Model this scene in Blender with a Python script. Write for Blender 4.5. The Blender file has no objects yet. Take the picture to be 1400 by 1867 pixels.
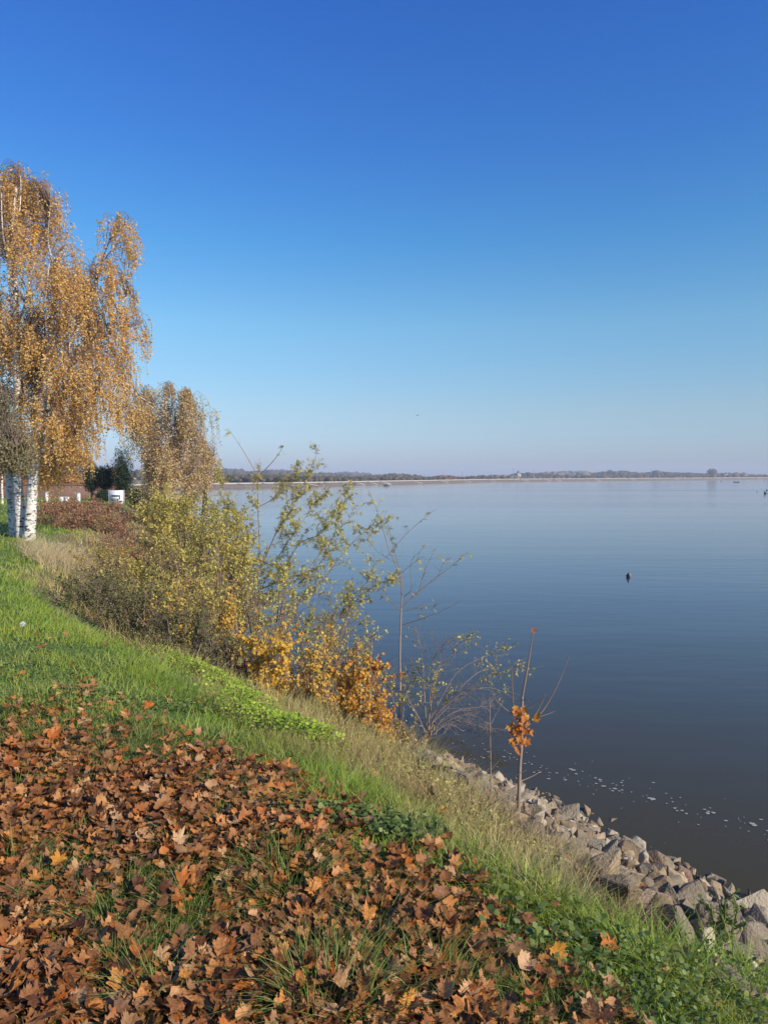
import bpy, bmesh, math, random
import numpy as np
from mathutils import Vector, Matrix

random.seed(7)
RS = np.random.RandomState(11)
scene = bpy.context.scene
COL = scene.collection
PI = math.pi

# ------------------------------------------------------------------ camera, sky, sun
H_EYE = 3.6
F_PX = 1350.0
PITCH = math.atan(66.5 / F_PX)
cam_d = bpy.data.cameras.new("camera")
cam_d.sensor_fit = 'HORIZONTAL'
cam_d.sensor_width = 36.0
cam_d.lens = 36.0 * F_PX / 1400.0
cam_d.clip_start = 0.05
cam_d.clip_end = 20000
cam = bpy.data.objects.new("camera", cam_d)
COL.objects.link(cam)
cam.location = (0, 0, H_EYE)
cam.rotation_euler = (PI / 2 - PITCH, 0, 0)
scene.camera = cam

SUN_EL = math.radians(29)
SUN_AZ = math.radians(52)            # to the right of straight behind the camera
to_sun = Vector((math.sin(SUN_AZ) * math.cos(SUN_EL), -math.cos(SUN_AZ) * math.cos(SUN_EL), math.sin(SUN_EL)))
sun_d = bpy.data.lights.new("sun", 'SUN')
sun_d.energy = 5.0
sun_d.angle = math.radians(0.5)
sun_d.color = (1.0, 0.90, 0.76)
sun = bpy.data.objects.new("sun", sun_d)
COL.objects.link(sun)
sun.rotation_euler = to_sun.to_track_quat('Z', 'Y').to_euler()

world = bpy.data.worlds.new("World")
scene.world = world
world.use_nodes = True
wn = world.node_tree
wn.nodes.clear()
sky = wn.nodes.new('ShaderNodeTexSky')
sky.sky_type = 'NISHITA'
sky.sun_disc = False
sky.sun_elevation = SUN_EL
sky.sun_rotation = math.atan2(to_sun.x, to_sun.y)
sky.altitude = 100
sky.air_density = 1.0
sky.dust_density = 0.6
sky.ozone_density = 2.0
tc = wn.nodes.new('ShaderNodeTexCoord')
sep = wn.nodes.new('ShaderNodeSeparateXYZ')
ramp = wn.nodes.new('ShaderNodeValToRGB')
mul = wn.nodes.new('ShaderNodeMix')
mul.data_type = 'RGBA'
mul.blend_type = 'MULTIPLY'
mul.inputs[0].default_value = 1.0
bg = wn.nodes.new('ShaderNodeBackground')
bg.inputs[1].default_value = 0.11
wo = wn.nodes.new('ShaderNodeOutputWorld')
wn.links.new(tc.outputs['Generated'], sep.inputs[0])
wn.links.new(sep.outputs['Z'], ramp.inputs[0])
cr = ramp.color_ramp
SKY_TINT = [(0.0, (0.58, 0.71, 1.20)), (0.016, (0.60, 0.72, 1.12)), (0.086, (0.71, 0.83, 0.98)), (0.194, (0.65, 1.0, 1.13)),
            (0.295, (0.40, 0.92, 1.27)), (0.395, (0.31, 0.79, 1.39)), (0.53, (0.256, 0.70, 1.48)), (1.0, (0.22, 0.62, 1.45))]
cr.elements[0].position = 0.0
cr.elements[0].color = (*[v / 1.6 for v in SKY_TINT[0][1]], 1)
cr.elements[1].position = 1.0
cr.elements[1].color = (*[v / 1.6 for v in SKY_TINT[-1][1]], 1)
for p_, c_ in SKY_TINT[1:-1]:
    e = cr.elements.new(p_)
    e.color = (*[v / 1.6 for v in c_], 1)
wn.links.new(sky.outputs[0], mul.inputs['A'])
vs = wn.nodes.new('ShaderNodeVectorMath')
vs.operation = 'SCALE'
vs.inputs['Scale'].default_value = 1.6
wn.links.new(ramp.outputs[0], vs.inputs[0])
wn.links.new(vs.outputs[0], mul.inputs['B'])
wn.links.new(mul.outputs['Result'], bg.inputs[0])
wn.links.new(bg.outputs[0], wo.inputs[0])

scene.view_settings.view_transform = 'Standard'
scene.view_settings.look = 'None'
scene.view_settings.gamma = 1.0
scene.view_settings.exposure = 0.25
scene.cycles.max_bounces = 6
scene.cycles.volume_bounces = 0
scene.cycles.use_denoising = True
scene.cycles.sample_clamp_indirect = 4.0

# ------------------------------------------------------------------ helpers
cp, sp = math.cos(PITCH), math.sin(PITCH)

def px(x, y, Y):
    """world point seen at picture position x, y (1400 x 1867 picture) at distance Y"""
    cx = (x - 700.0) / F_PX
    cy = (933.5 - y) / F_PX
    fy = cp + cy * sp
    fz = -sp + cy * cp
    k = Y / fy
    return np.array([cx * k, Y, H_EYE + fz * k])

def tag(o, label=None, cat=None, group=None, kind=None):
    if label: o['label'] = label
    if cat: o['category'] = cat
    if group: o['group'] = group
    if kind: o['kind'] = kind
    return o

def empty(name, loc, label, cat, group=None, kind=None):
    o = bpy.data.objects.new(name, None)
    o.empty_display_size = 0.2
    o.location = tuple(float(c) for c in loc)
    COL.objects.link(o)
    return tag(o, label, cat, group, kind)

class MB:
    """collects numpy blocks of faces (any corner count) and links them as one mesh object"""
    def __init__(s):
        s.V = []; s.n = 0; s.F = []; s.mi = []
    def add(s, V, F, mi=0):
        V = np.asarray(V, float).reshape(-1, 3)
        F = np.asarray(F, int)
        if len(V) == 0 or len(F) == 0: return
        s.F.append(F + s.n); s.mi.append(mi)
        s.V.append(V); s.n += len(V)
    def mesh(s, name, mats, smooth=False, origin=None):
        V = np.concatenate(s.V) if s.V else np.zeros((0, 3))
        if origin is not None: V = V - np.asarray(origin)
        me = bpy.data.meshes.new(name)
        me.vertices.add(len(V))
        me.vertices.foreach_set('co', V.astype(np.float32).ravel())
        loops = np.concatenate([f.ravel() for f in s.F]) if s.F else np.zeros(0, int)
        sizes = np.concatenate([np.full(len(f), f.shape[1]) for f in s.F]) if s.F else np.zeros(0, int)
        mi = np.concatenate([np.full(len(f), m) for f, m in zip(s.F, s.mi)]) if s.F else np.zeros(0, int)
        starts = np.concatenate([[0], np.cumsum(sizes)[:-1]]) if len(sizes) else sizes
        me.loops.add(len(loops))
        me.loops.foreach_set('vertex_index', loops.astype(np.int32))
        me.polygons.add(len(sizes))
        me.polygons.foreach_set('loop_start', starts.astype(np.int32))
        me.polygons.foreach_set('loop_total', sizes.astype(np.int32))
        me.polygons.foreach_set('material_index', mi.astype(np.int32))
        if smooth: me.polygons.foreach_set('use_smooth', np.ones(len(sizes), bool))
        if not isinstance(mats, (list, tuple)): mats = [mats]
        for m in mats: me.materials.append(m)
        me.update(calc_edges=True)
        me.validate()
        return me
    def build(s, name, mats, parent=None, smooth=False):
        org = None
        if parent is not None: org = np.array(parent.location)
        o = bpy.data.objects.new(name, s.mesh(name, mats, smooth, org))
        COL.objects.link(o)
        if parent is not None: o.parent = parent
        return o
    def build_at(s, name, mats, loc, smooth=False):
        o = bpy.data.objects.new(name, s.mesh(name, mats, smooth, np.asarray(loc)))
        o.location = tuple(float(c) for c in loc)
        COL.objects.link(o)
        return o

def norm(a):
    return a / np.maximum(np.linalg.norm(a, axis=-1, keepdims=True), 1e-9)

def tubes(mb, P, R, k=5, mi=0):
    """P: M x N x 3 paths, R: M x N or N radii"""
    P = np.asarray(P, float)
    if P.ndim == 2: P = P[None]
    M, N, _ = P.shape
    R = np.broadcast_to(np.asarray(R, float), (M, N))
    T = np.gradient(P, axis=1)
    T = norm(T)
    ref = np.where(np.abs(T[..., 2:3]) < 0.9, np.array([0, 0, 1.0]), np.array([1.0, 0, 0]))
    ref = np.broadcast_to(ref[:, :1], T.shape) if False else ref
    A = norm(np.cross(T, np.array([0.31, 0.95, 0.07])))
    B = np.cross(T, A)
    ang = np.arange(k) * 2 * PI / k
    V = P[:, :, None, :] + R[:, :, None, None] * (np.cos(ang)[None, None, :, None] * A[:, :, None, :] + np.sin(ang)[None, None, :, None] * B[:, :, None, :])
    idx = np.arange(M * N * k).reshape(M, N, k)
    a = idx[:, :-1, :]; b = idx[:, 1:, :]
    F = np.stack([a, np.roll(a, -1, 2), np.roll(b, -1, 2), b], -1).reshape(-1, 4)
    mb.add(V, F, mi)

def spline(pts, n=12):
    """Catmull-Rom through pts, n samples"""
    p = np.asarray(pts, float)
    if len(p) == 2:
        t = np.linspace(0, 1, n)[:, None]
        return p[0] * (1 - t) + p[1] * t
    q = np.concatenate([[2 * p[0] - p[1]], p, [2 * p[-1] - p[-2]]])
    seg = np.linspace(0, len(p) - 1 - 1e-6, n)
    i = seg.astype(int); t = (seg - i)[:, None]
    a, b, c, d = q[i], q[i + 1], q[i + 2], q[i + 3]
    return 0.5 * ((2 * b) + (-a + c) * t + (2 * a - 5 * b + 4 * c - d) * t ** 2 + (-a + 3 * b - 3 * c + d) * t ** 3)

def rand_dirs(n):
    v = RS.normal(size=(n, 3))
    return norm(v)

def inst(mb, TV, TF, pos, ydir, nrm, scale, mi=0):
    """place template (y = length axis, z = normal) at pos with length axis ydir, normal nrm"""
    pos = np.asarray(pos); n = len(pos)
    if n == 0: return
    y = norm(ydir); x = norm(np.cross(y, nrm)); z = np.cross(x, y)
    s = np.asarray(scale, float)
    if s.ndim == 1: s = s[:, None].repeat(3, 1)
    V = (TV[None, :, 0:1] * s[:, None, 0:1]) * x[:, None] + (TV[None, :, 1:2] * s[:, None, 1:2]) * y[:, None] + (TV[None, :, 2:3] * s[:, None, 2:3]) * z[:, None] + pos[:, None]
    F = (TF[None] + (np.arange(n) * len(TV))[:, None, None]).reshape(-1, TF.shape[1])
    mb.add(V, F, mi)

def vnoise(x, y, f, seed=0):
    """smooth value noise 0..1"""
    x = np.asarray(x, float) * f + seed * 17.3; y = np.asarray(y, float) * f + seed * 9.1
    xi = np.floor(x); yi = np.floor(y)
    fx = x - xi; fy = y - yi
    fx = fx * fx * (3 - 2 * fx); fy = fy * fy * (3 - 2 * fy)
    def h(a, b):
        v = np.sin(a * 127.1 + b * 311.7 + seed * 74.7) * 43758.5453
        return v - np.floor(v)
    return (h(xi, yi) * (1 - fx) + h(xi + 1, yi) * fx) * (1 - fy) + (h(xi, yi + 1) * (1 - fx) + h(xi + 1, yi + 1) * fx) * fy

# templates: leaf shapes, y along the leaf
T_DIAM = (np.array([[0, 0, 0], [.32, .45, .10], [0, 1, -.04], [-.32, .45, .10]]), np.array([[0, 1, 2, 3]]))
T_OVAL = (np.array([[0, 0, 0], [.26, .28, .06], [.28, .62, .07], [0, 1, -.05], [-.28, .62, .07], [-.26, .28, .06]]), np.array([[0, 1, 2, 5], [5, 2, 3, 4]]))
T_NARR = (np.array([[0, 0, 0], [.13, .4, .03], [0, 1, -.12], [-.13, .4, .03]]), np.array([[0, 1, 2, 3]]))

def pinnate(k=6):
    V = []; F = []
    V += [[-.012, 0, 0], [.012, 0, 0], [.008, 1, -.12], [-.008, 1, -.12]]; F += [[0, 1, 2, 3]]
    for i in range(k):
        yy = .16 + .8 * i / k
        zz = -.12 * yy * yy
        for s in (-1, 1):
            b = len(V)
            l = .27; w = .068
            V += [[s * .008, yy, zz], [s * l * .5, yy + .05 + w, zz + .03], [s * l, yy + .07, zz - .03], [s * l * .5, yy + .05 - w, zz + .03]]
            F += [[b, b + 1, b + 2, b + 3]]
    b = len(V)
    V += [[0, 1, -.12], [.07, 1.13, -.13], [0, 1.26, -.16], [-.07, 1.13, -.13]]; F += [[b, b + 1, b + 2, b + 3]]
    V = np.array(V, float)
    return V, np.array(F)
T_PINN = pinnate()

def maple(seed, curl=0.25, deep=1.0):
    """a lobed leaf, centre-fan mesh, curled; unit width; returns V, F (tris)"""
    r = random.Random(seed)
    # half outline (x>=0): angle from tip (deg), radius
    out = [(0, .64), (8, .50), (14, .53), (20, .40), (27, .31), (36, .43), (43, .44), (49, .62), (56, .48), (64, .47), (74, .29), (86, .36), (96, .36), (104, .46), (114, .33), (132, .29), (158, .20), (176, .10)]
    pts = []
    for sgn in (1, -1):
        seq = out if sgn == 1 else out[::-1]
        for a, q in seq:
            if sgn == -1 and a in (0,): continue
            q2 = (q * deep + .40 * (1 - deep)) * r.uniform(.84, 1.14)
            t = math.radians(a) * sgn
            pts.append((math.sin(t) * q2, math.cos(t) * q2))
    pts = np.array(pts)
    mid = pts * .5
    V2 = np.concatenate([[[0, 0]], mid, pts])
    n = len(pts)
    F = []
    for i in range(n):
        j = (i + 1) % n
        F += [[0, 1 + i, 1 + j], [1 + i, 1 + n + i, 1 + n + j], [1 + i, 1 + n + j, 1 + j]]
    x, y = V2[:, 0], V2[:, 1]
    rr = np.hypot(x, y)
    a = r.uniform(0, PI)
    u = x * math.cos(a) + y * math.sin(a)
    z = curl * r.uniform(.5, 1.3) * u * u * 1.3
    ang = np.arctan2(x, y)
    z += .08 * np.cos(ang * 5 + r.uniform(-.4, .4)) * rr * r.uniform(.3, 1.2)
    z += curl * rr ** 2 * r.uniform(-.5, .8) + curl * .22 * np.sin(x * 7 + r.uniform(0, 6)) * np.cos(y * 6 + r.uniform(0, 6)) * rr
    V = np.stack([x, y, z], 1)
    # stalk
    b = len(V)
    V = np.concatenate([V, [[.008, -.08, z[0]], [-.008, -.08, z[0]], [.006 + .05, -.55, .03], [-.006 + .05, -.55, .03]]])
    F += [[b, b + 1, b + 3], [b, b + 3, b + 2], [0, b, b + 1]]
    return V, np.array(F)

# ------------------------------------------------------------------ materials
def new_mat(name):
    m = bpy.data.materials.new(name); m.use_nodes = True
    nt = m.node_tree; nt.nodes.clear()
    return m, nt, nt.nodes, nt.links

def ramp_node(nd, cols, interp='LINEAR'):
    r = nd.new('ShaderNodeValToRGB')
    r.color_ramp.interpolation = interp
    n = len(cols)
    el = r.color_ramp.elements
    for i, c in enumerate(cols):
        p, c = (c if isinstance(c[0], float) and len(c) == 2 else (i / max(1, n - 1), c))
        if i == 0: e = el[0]; e.position = p
        elif i == n - 1 and len(el) > 1 and i == 1: e = el[1]; e.position = p
        else:
            e = el.new(p) if i < n - 1 else el[len(el) - 1]
            e.position = p
        e.color = (*c, 1)
    return r

def leaf_mat(name, cols, trans=0.3, rough=0.55, noise_scale=None, spec=0.25, clump=None):
    """colour differs leaf by leaf (random per island), with thin-leaf translucency"""
    m, nt, nd, lk = new_mat(name)
    g = nd.new('ShaderNodeNewGeometry'); oi = nd.new('ShaderNodeObjectInfo')
    ad = nd.new('ShaderNodeMath'); ad.operation = 'ADD'
    lk.new(g.outputs['Random Per Island'], ad.inputs[0]); lk.new(oi.outputs['Random'], ad.inputs[1])
    last = ad.outputs[0]
    if clump:
        tcn = nd.new('ShaderNodeTexCoord'); nz = nd.new('ShaderNodeTexNoise')
        nz.inputs['Scale'].default_value = clump; nz.inputs['Detail'].default_value = 2
        lk.new(tcn.outputs['Object'], nz.inputs['Vector'])
        mm = nd.new('ShaderNodeMath'); mm.operation = 'MULTIPLY_ADD'
        lk.new(nz.outputs[0], mm.inputs[0]); mm.inputs[1].default_value = 1.6
        fr0 = nd.new('ShaderNodeMath'); fr0.operation = 'FRACT'; lk.new(last, fr0.inputs[0])
        s2 = nd.new('ShaderNodeMath'); s2.operation = 'MULTIPLY_ADD'; lk.new(fr0.outputs[0], s2.inputs[0]); s2.inputs[1].default_value = .5; s2.inputs[2].default_value = -.55
        lk.new(s2.outputs[0], mm.inputs[2])
        mm.use_clamp = True
        fac = mm.outputs[0]
    else:
        fr = nd.new('ShaderNodeMath'); fr.operation = 'FRACT'; lk.new(last, fr.inputs[0]); fac = fr.outputs[0]
    rp = ramp_node(nd, cols); lk.new(fac, rp.inputs[0])
    colour = rp.outputs[0]
    if noise_scale:
        tcn = nd.new('ShaderNodeTexCoord'); nz = nd.new('ShaderNodeTexNoise')
        nz.inputs['Scale'].default_value = noise_scale; nz.inputs['Detail'].default_value = 4
        lk.new(tcn.outputs['Object'], nz.inputs['Vector'])
        mx = nd.new('ShaderNodeMix'); mx.data_type = 'RGBA'; mx.blend_type = 'MULTIPLY'; mx.inputs[0].default_value = 1
        r2 = ramp_node(nd, [(0.3, (.5, .45, .4)), (0.7, (1.15, 1.12, 1.1))]); lk.new(nz.outputs[0], r2.inputs[0])
        lk.new(colour, mx.inputs['A']); lk.new(r2.outputs[0], mx.inputs['B']); colour = mx.outputs['Result']
    b = nd.new('ShaderNodeBsdfPrincipled'); b.inputs['Roughness'].default_value = rough
    b.inputs['Specular IOR Level'].default_value = spec
    lk.new(colour, b.inputs['Base Color'])
    t = nd.new('ShaderNodeBsdfTranslucent'); lk.new(colour, t.inputs[0])
    mxs = nd.new('ShaderNodeMixShader'); mxs.inputs[0].default_value = trans
    lk.new(b.outputs[0], mxs.inputs[1]); lk.new(t.outputs[0], mxs.inputs[2])
    o = nd.new('ShaderNodeOutputMaterial'); lk.new(mxs.outputs[0], o.inputs[0])
    return m

def noise_mat(name, cols, scale=3.0, rough=0.85, bump=0.0, bscale=None, detail=8, spec=0.3, stretch=None, metallic=0.0, island=0.0):
    m, nt, nd, lk = new_mat(name)
    tcn = nd.new('ShaderNodeTexCoord'); vec = tcn.outputs['Object']
    if stretch:
        mp = nd.new('ShaderNodeMapping'); mp.inputs['Scale'].default_value = stretch
        lk.new(vec, mp.inputs[0]); vec = mp.outputs[0]
    nz = nd.new('ShaderNodeTexNoise'); nz.inputs['Scale'].default_value = scale; nz.inputs['Detail'].default_value = detail
    nz.inputs['Roughness'].default_value = .6
    lk.new(vec, nz.inputs['Vector'])
    fac = nz.outputs[0]
    if island:
        g = nd.new('ShaderNodeNewGeometry'); oi = nd.new('ShaderNodeObjectInfo')
        a = nd.new('ShaderNodeMath'); a.operation = 'ADD'; lk.new(g.outputs['Random Per Island'], a.inputs[0]); lk.new(oi.outputs['Random'], a.inputs[1])
        f = nd.new('ShaderNodeMath'); f.operation = 'FRACT'; lk.new(a.outputs[0], f.inputs[0])
        s = nd.new('ShaderNodeMath'); s.operation = 'SUBTRACT'; lk.new(f.outputs[0], s.inputs[0]); s.inputs[1].default_value = .5
        q = nd.new('ShaderNodeMath'); q.operation = 'MULTIPLY_ADD'; lk.new(s.outputs[0], q.inputs[0]); q.inputs[1].default_value = island; lk.new(fac, q.inputs[2])
        q.use_clamp = True
        fac = q.outputs[0]
    rp = ramp_node(nd, cols); lk.new(fac, rp.inputs[0])
    b = nd.new('ShaderNodeBsdfPrincipled'); b.inputs['Roughness'].default_value = rough
    b.inputs['Specular IOR Level'].default_value = spec; b.inputs['Metallic'].default_value = metallic
    lk.new(rp.outputs[0], b.inputs['Base Color'])
    if bump:
        n2 = nd.new('ShaderNodeTexNoise'); n2.inputs['Scale'].default_value = bscale or scale * 4; n2.inputs['Detail'].default_value = 8
        lk.new(vec, n2.inputs['Vector'])
        bp = nd.new('ShaderNodeBump'); bp.inputs['Strength'].default_value = bump; bp.inputs['Distance'].default_value = .05
        lk.new(n2.outputs[0], bp.inputs['Height']); lk.new(bp.outputs[0], b.inputs['Normal'])
    o = nd.new('ShaderNodeOutputMaterial'); lk.new(b.outputs[0], o.inputs[0])
    return m

M = {}
M['birch_leaf'] = leaf_mat('birch_leaf', [(.66, .36, .10), (.84, .53, .15), (.88, .62, .22), (.74, .40, .10), (.92, .74, .36)], .5)
M['brown_leaf'] = leaf_mat('weeping_leaf', [(.46, .33, .16), (.66, .48, .22), (.74, .50, .19), (.56, .44, .22), (.72, .60, .36)], .45)
M['willow_leaf'] = leaf_mat('grey_willow_leaf', [(.13, .12, .06), (.22, .20, .10), (.30, .25, .11), (.18, .15, .07)], .25)
M['yg_leaf'] = leaf_mat('yellow_green_leaf', [(.30, .28, .06), (.60, .49, .10), (.72, .56, .12), (.44, .40, .09), (.78, .63, .18)], .42)
M['robinia_leaf'] = leaf_mat('robinia_leaf', [(.20, .24, .06), (.46, .43, .11), (.66, .56, .14), (.74, .60, .15), (.38, .37, .10), (.78, .68, .26)], .42)
M['bramble_leaf'] = leaf_mat('bramble_leaf', [(.06, .09, .025), (.13, .16, .045), (.20, .21, .06), (.12, .10, .04), (.26, .25, .08)], .3)
M['olive_leaf'] = leaf_mat('olive_leaf', [(.30, .27, .07), (.56, .44, .12), (.66, .53, .14), (.46, .28, .11), (.56, .50, .14)], .42)
M['brown_twig_leaf'] = leaf_mat('brown_shrub_leaf', [(.26, .12, .06), (.42, .21, .11), (.52, .28, .15), (.34, .17, .09)], .3)
M['maple_yellow'] = leaf_mat('maple_yellow', [(.72, .40, .05), (.78, .56, .09), (.68, .28, .03), (.60, .52, .12), (.50, .22, .05)], .35)
M['maple_orange'] = leaf_mat('maple_orange', [(.58, .20, .03), (.74, .40, .05), (.50, .15, .03), (.78, .52, .08), (.36, .14, .03), (.60, .50, .10)], .35)
M['maple_gold'] = leaf_mat('maple_gold', [(.74, .38, .04), (.80, .55, .07), (.62, .24, .03), (.52, .46, .10), (.78, .46, .05)], .4)
M['red_leaf'] = leaf_mat('red_leaf', [(.35, .04, .02), (.50, .09, .03), (.28, .07, .03)], .3)
M['orange_sapling'] = leaf_mat('orange_sapling_leaf', [(.40, .12, .025), (.58, .22, .04), (.30, .08, .02), (.64, .34, .06)], .35)
M['litter'] = leaf_mat('litter_leaf', [(.13, .05, .02), (.36, .155, .05), (.50, .26, .10), (.44, .14, .03), (.22, .085, .03), (.60, .36, .17), (.11, .04, .018), (.42, .19, .065), (.56, .23, .05), (.26, .115, .045), (.34, .16, .065)], .15, noise_scale=9, rough=.6)
M['grass'] = leaf_mat('grass_blade', [(.15, .20, .02), (.27, .34, .035), (.36, .42, .06), (.22, .28, .03), (.46, .46, .13), (.40, .34, .13)], .3, rough=.5, clump=1.3)
M['long_grass'] = leaf_mat('long_grass_blade', [(.11, .19, .03), (.22, .32, .045), (.30, .39, .06), (.42, .46, .11)], .3, rough=.45, clump=1.6)
M['tuft'] = leaf_mat('tuft_blade', [(.07, .12, .02), (.13, .20, .035), (.22, .28, .06), (.32, .32, .11)], .3, rough=.5)
M['dry_grass'] = leaf_mat('dry_grass_blade', [(.34, .26, .11), (.52, .42, .18), (.34, .31, .09), (.62, .51, .26), (.44, .38, .13)], .25, clump=1.5)
M['straw'] = leaf_mat('straw_blade', [(.46, .36, .19), (.62, .50, .29), (.52, .42, .22)], .3)
M['dry_stem'] = leaf_mat('dry_stem', [(.20, .11, .06), (.30, .19, .10), (.38, .26, .15)], .1)
M['olive_weed'] = leaf_mat('olive_weed', [(.26, .27, .06), (.42, .39, .10), (.34, .26, .09), (.52, .47, .15)], .3)
M['lime'] = leaf_mat('lime_weed', [(.24, .36, .03), (.36, .46, .04), (.16, .26, .03), (.48, .52, .08)], .3)
M['clover'] = leaf_mat('clover_leaf', [(.07, .12, .03), (.14, .19, .045), (.22, .26, .07), (.11, .15, .04)], .25)
M['dark_conifer'] = leaf_mat('conifer_spray', [(.012, .025, .012), (.025, .045, .02), (.035, .055, .025)], .1)
M['hedge'] = leaf_mat('beech_hedge_leaf', [(.28, .12, .05), (.42, .18, .07), (.50, .25, .09), (.24, .10, .05)], .25)

M['twig'] = noise_mat('twig_bark', [(.13, .085, .06), (.30, .21, .15)], 14, island=.6)
M['twig_grey'] = noise_mat('grey_twig_bark', [(.17, .12, .09), (.33, .25, .19)], 14, island=.5)
M['birch_twig'] = noise_mat('birch_twig', [(.18, .11, .075), (.32, .22, .16)], 14, island=.4)
M['dark_bark'] = noise_mat('dark_bark', [(.03, .022, .018), (.09, .07, .055)], 10, bump=.4)

def birch_bark():
    m, nt, nd, lk = new_mat('birch_bark')
    tcn = nd.new('ShaderNodeTexCoord')
    mp = nd.new('ShaderNodeMapping'); mp.inputs['Scale'].default_value = (3.4, 3.4, 14.0)
    lk.new(tcn.outputs['Object'], mp.inputs[0])
    nz = nd.new('ShaderNodeTexNoise'); nz.inputs['Scale'].default_value = 1.9; nz.inputs['Detail'].default_value = 6; nz.inputs['Roughness'].default_value = .65
    lk.new(mp.outputs[0], nz.inputs['Vector'])
    r = ramp_node(nd, [(0.0, (.03, .025, .022)), (0.35, (.07, .055, .05)), (0.42, (.40, .35, .30)), (0.50, (.72, .66, .58)), (1.0, (.80, .76, .70))])
    lk.new(nz.outputs[0], r.inputs[0])
    # dark rough bark with diamond scars near the foot
    n2 = nd.new('ShaderNodeTexNoise'); n2.inputs['Scale'].default_value = 7; n2.inputs['Detail'].default_value = 5
    mp2 = nd.new('ShaderNodeMapping'); mp2.inputs['Scale'].default_value = (1, 1, 1.6)
    lk.new(tcn.outputs['Object'], mp2.inputs[0]); lk.new(mp2.outputs[0], n2.inputs['Vector'])
    sx = nd.new('ShaderNodeSeparateXYZ'); lk.new(tcn.outputs['Object'], sx.inputs[0])
    mr = nd.new('ShaderNodeMapRange'); mr.inputs[1].default_value = 0; mr.inputs[2].default_value = 2.2; mr.inputs[3].default_value = .10; mr.inputs[4].default_value = -.06
    lk.new(sx.outputs['Z'], mr.inputs[0])
    ad = nd.new('ShaderNodeMath'); ad.operation = 'ADD'; lk.new(n2.outputs[0], ad.inputs[0]); lk.new(mr.outputs[0], ad.inputs[1])
    gt = nd.new('ShaderNodeMapRange'); gt.inputs[1].default_value = .60; gt.inputs[2].default_value = .70; lk.new(ad.outputs[0], gt.inputs[0])
    mx = nd.new('ShaderNodeMix'); mx.data_type = 'RGBA'
    lk.new(gt.outputs[0], mx.inputs[0]); lk.new(r.outputs[0], mx.inputs['A']); mx.inputs['B'].default_value = (.05, .04, .035, 1)
    b = nd.new('ShaderNodeBsdfPrincipled'); b.inputs['Roughness'].default_value = .7
    lk.new(mx.outputs['Result'], b.inputs['Base Color'])
    bp = nd.new('ShaderNodeBump'); bp.inputs['Strength'].default_value = .5; bp.inputs['Distance'].default_value = .03
    lk.new(nz.outputs[0], bp.inputs['Height']); lk.new(bp.outputs[0], b.inputs['Normal'])
    o = nd.new('ShaderNodeOutputMaterial'); lk.new(b.outputs[0], o.inputs[0])
    return m
M['birch_bark'] = birch_bark()

M['lawn_soil'] = noise_mat('lawn_soil', [(.05, .04, .02), (.07, .10, .025), (.10, .17, .03), (.09, .08, .03)], 1.5, rough=1, bump=.6, bscale=20)
M['litter_soil'] = noise_mat('litter_soil', [(.04, .025, .015), (.10, .05, .028), (.20, .10, .05), (.12, .06, .03)], 14, rough=1, bump=.8, bscale=40)
M['slope_soil'] = noise_mat('slope_soil', [(.08, .06, .035), (.20, .15, .09), (.13, .13, .05), (.26, .20, .12)], 4, rough=1, bump=.8, bscale=25)
M['stony_soil'] = noise_mat('stony_soil', [(.06, .05, .04), (.16, .13, .10), (.26, .22, .17)], 9, rough=1, bump=1.0, bscale=16)
M['far_land'] = noise_mat('far_land', [(.10, .10, .04), (.16, .13, .06), (.13, .16, .05)], .02, rough=1)

# water: murky olive body under a rippled reflecting skin
def water_mat():
    m, nt, nd, lk = new_mat('lake_water')
    tcn = nd.new('ShaderNodeTexCoord')
    def nz(scale, st, det=3):
        mp = nd.new('ShaderNodeMapping'); mp.inputs['Scale'].default_value = st; mp.inputs['Rotation'].default_value = (0, 0, .35)
        lk.new(tcn.outputs['Object'], mp.inputs[0])
        n = nd.new('ShaderNodeTexNoise'); n.inputs['Scale'].default_value = scale; n.inputs['Detail'].default_value = det
        lk.new(mp.outputs[0], n.inputs['Vector']); return n
    a = nz(1.7, (.3, 1.0, 1), 5); c = nz(.12, (.25, 1.0, 1), 2); d = nz(.03, (.3, 1, 1), 3)
    b1 = nd.new('ShaderNodeBump'); b1.inputs['Distance'].default_value = .045
    mr = nd.new('ShaderNodeMapRange'); mr.inputs[1].default_value = .42; mr.inputs[2].default_value = .62; mr.inputs[3].default_value = .15; mr.inputs[4].default_value = .75
    lk.new(d.outputs[0], mr.inputs[0]); lk.new(mr.outputs[0], b1.inputs['Strength'])
    lk.new(a.outputs[0], b1.inputs['Height'])
    b2 = nd.new('ShaderNodeBump'); b2.inputs['Distance'].default_value = .2; b2.inputs['Strength'].default_value = .16
    lk.new(c.outputs[0], b2.inputs['Height']); lk.new(b1.outputs[0], b2.inputs['Normal'])
    p = nd.new('ShaderNodeBsdfPrincipled')
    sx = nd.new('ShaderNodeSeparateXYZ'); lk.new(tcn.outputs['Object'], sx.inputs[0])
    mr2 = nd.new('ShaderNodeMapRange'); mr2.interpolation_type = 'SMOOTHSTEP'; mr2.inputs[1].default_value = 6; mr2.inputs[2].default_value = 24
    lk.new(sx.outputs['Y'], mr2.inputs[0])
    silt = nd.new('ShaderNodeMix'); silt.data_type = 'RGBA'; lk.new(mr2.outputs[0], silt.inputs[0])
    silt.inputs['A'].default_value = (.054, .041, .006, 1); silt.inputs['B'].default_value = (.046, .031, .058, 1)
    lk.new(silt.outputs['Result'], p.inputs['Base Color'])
    p.inputs['Roughness'].default_value = .06; p.inputs['IOR'].default_value = 1.333
    p.inputs['Specular IOR Level'].default_value = .5
    lk.new(b2.outputs[0], p.inputs['Normal'])
    o = nd.new('ShaderNodeOutputMaterial'); lk.new(p.outputs[0], o.inputs[0])
    return m
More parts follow.
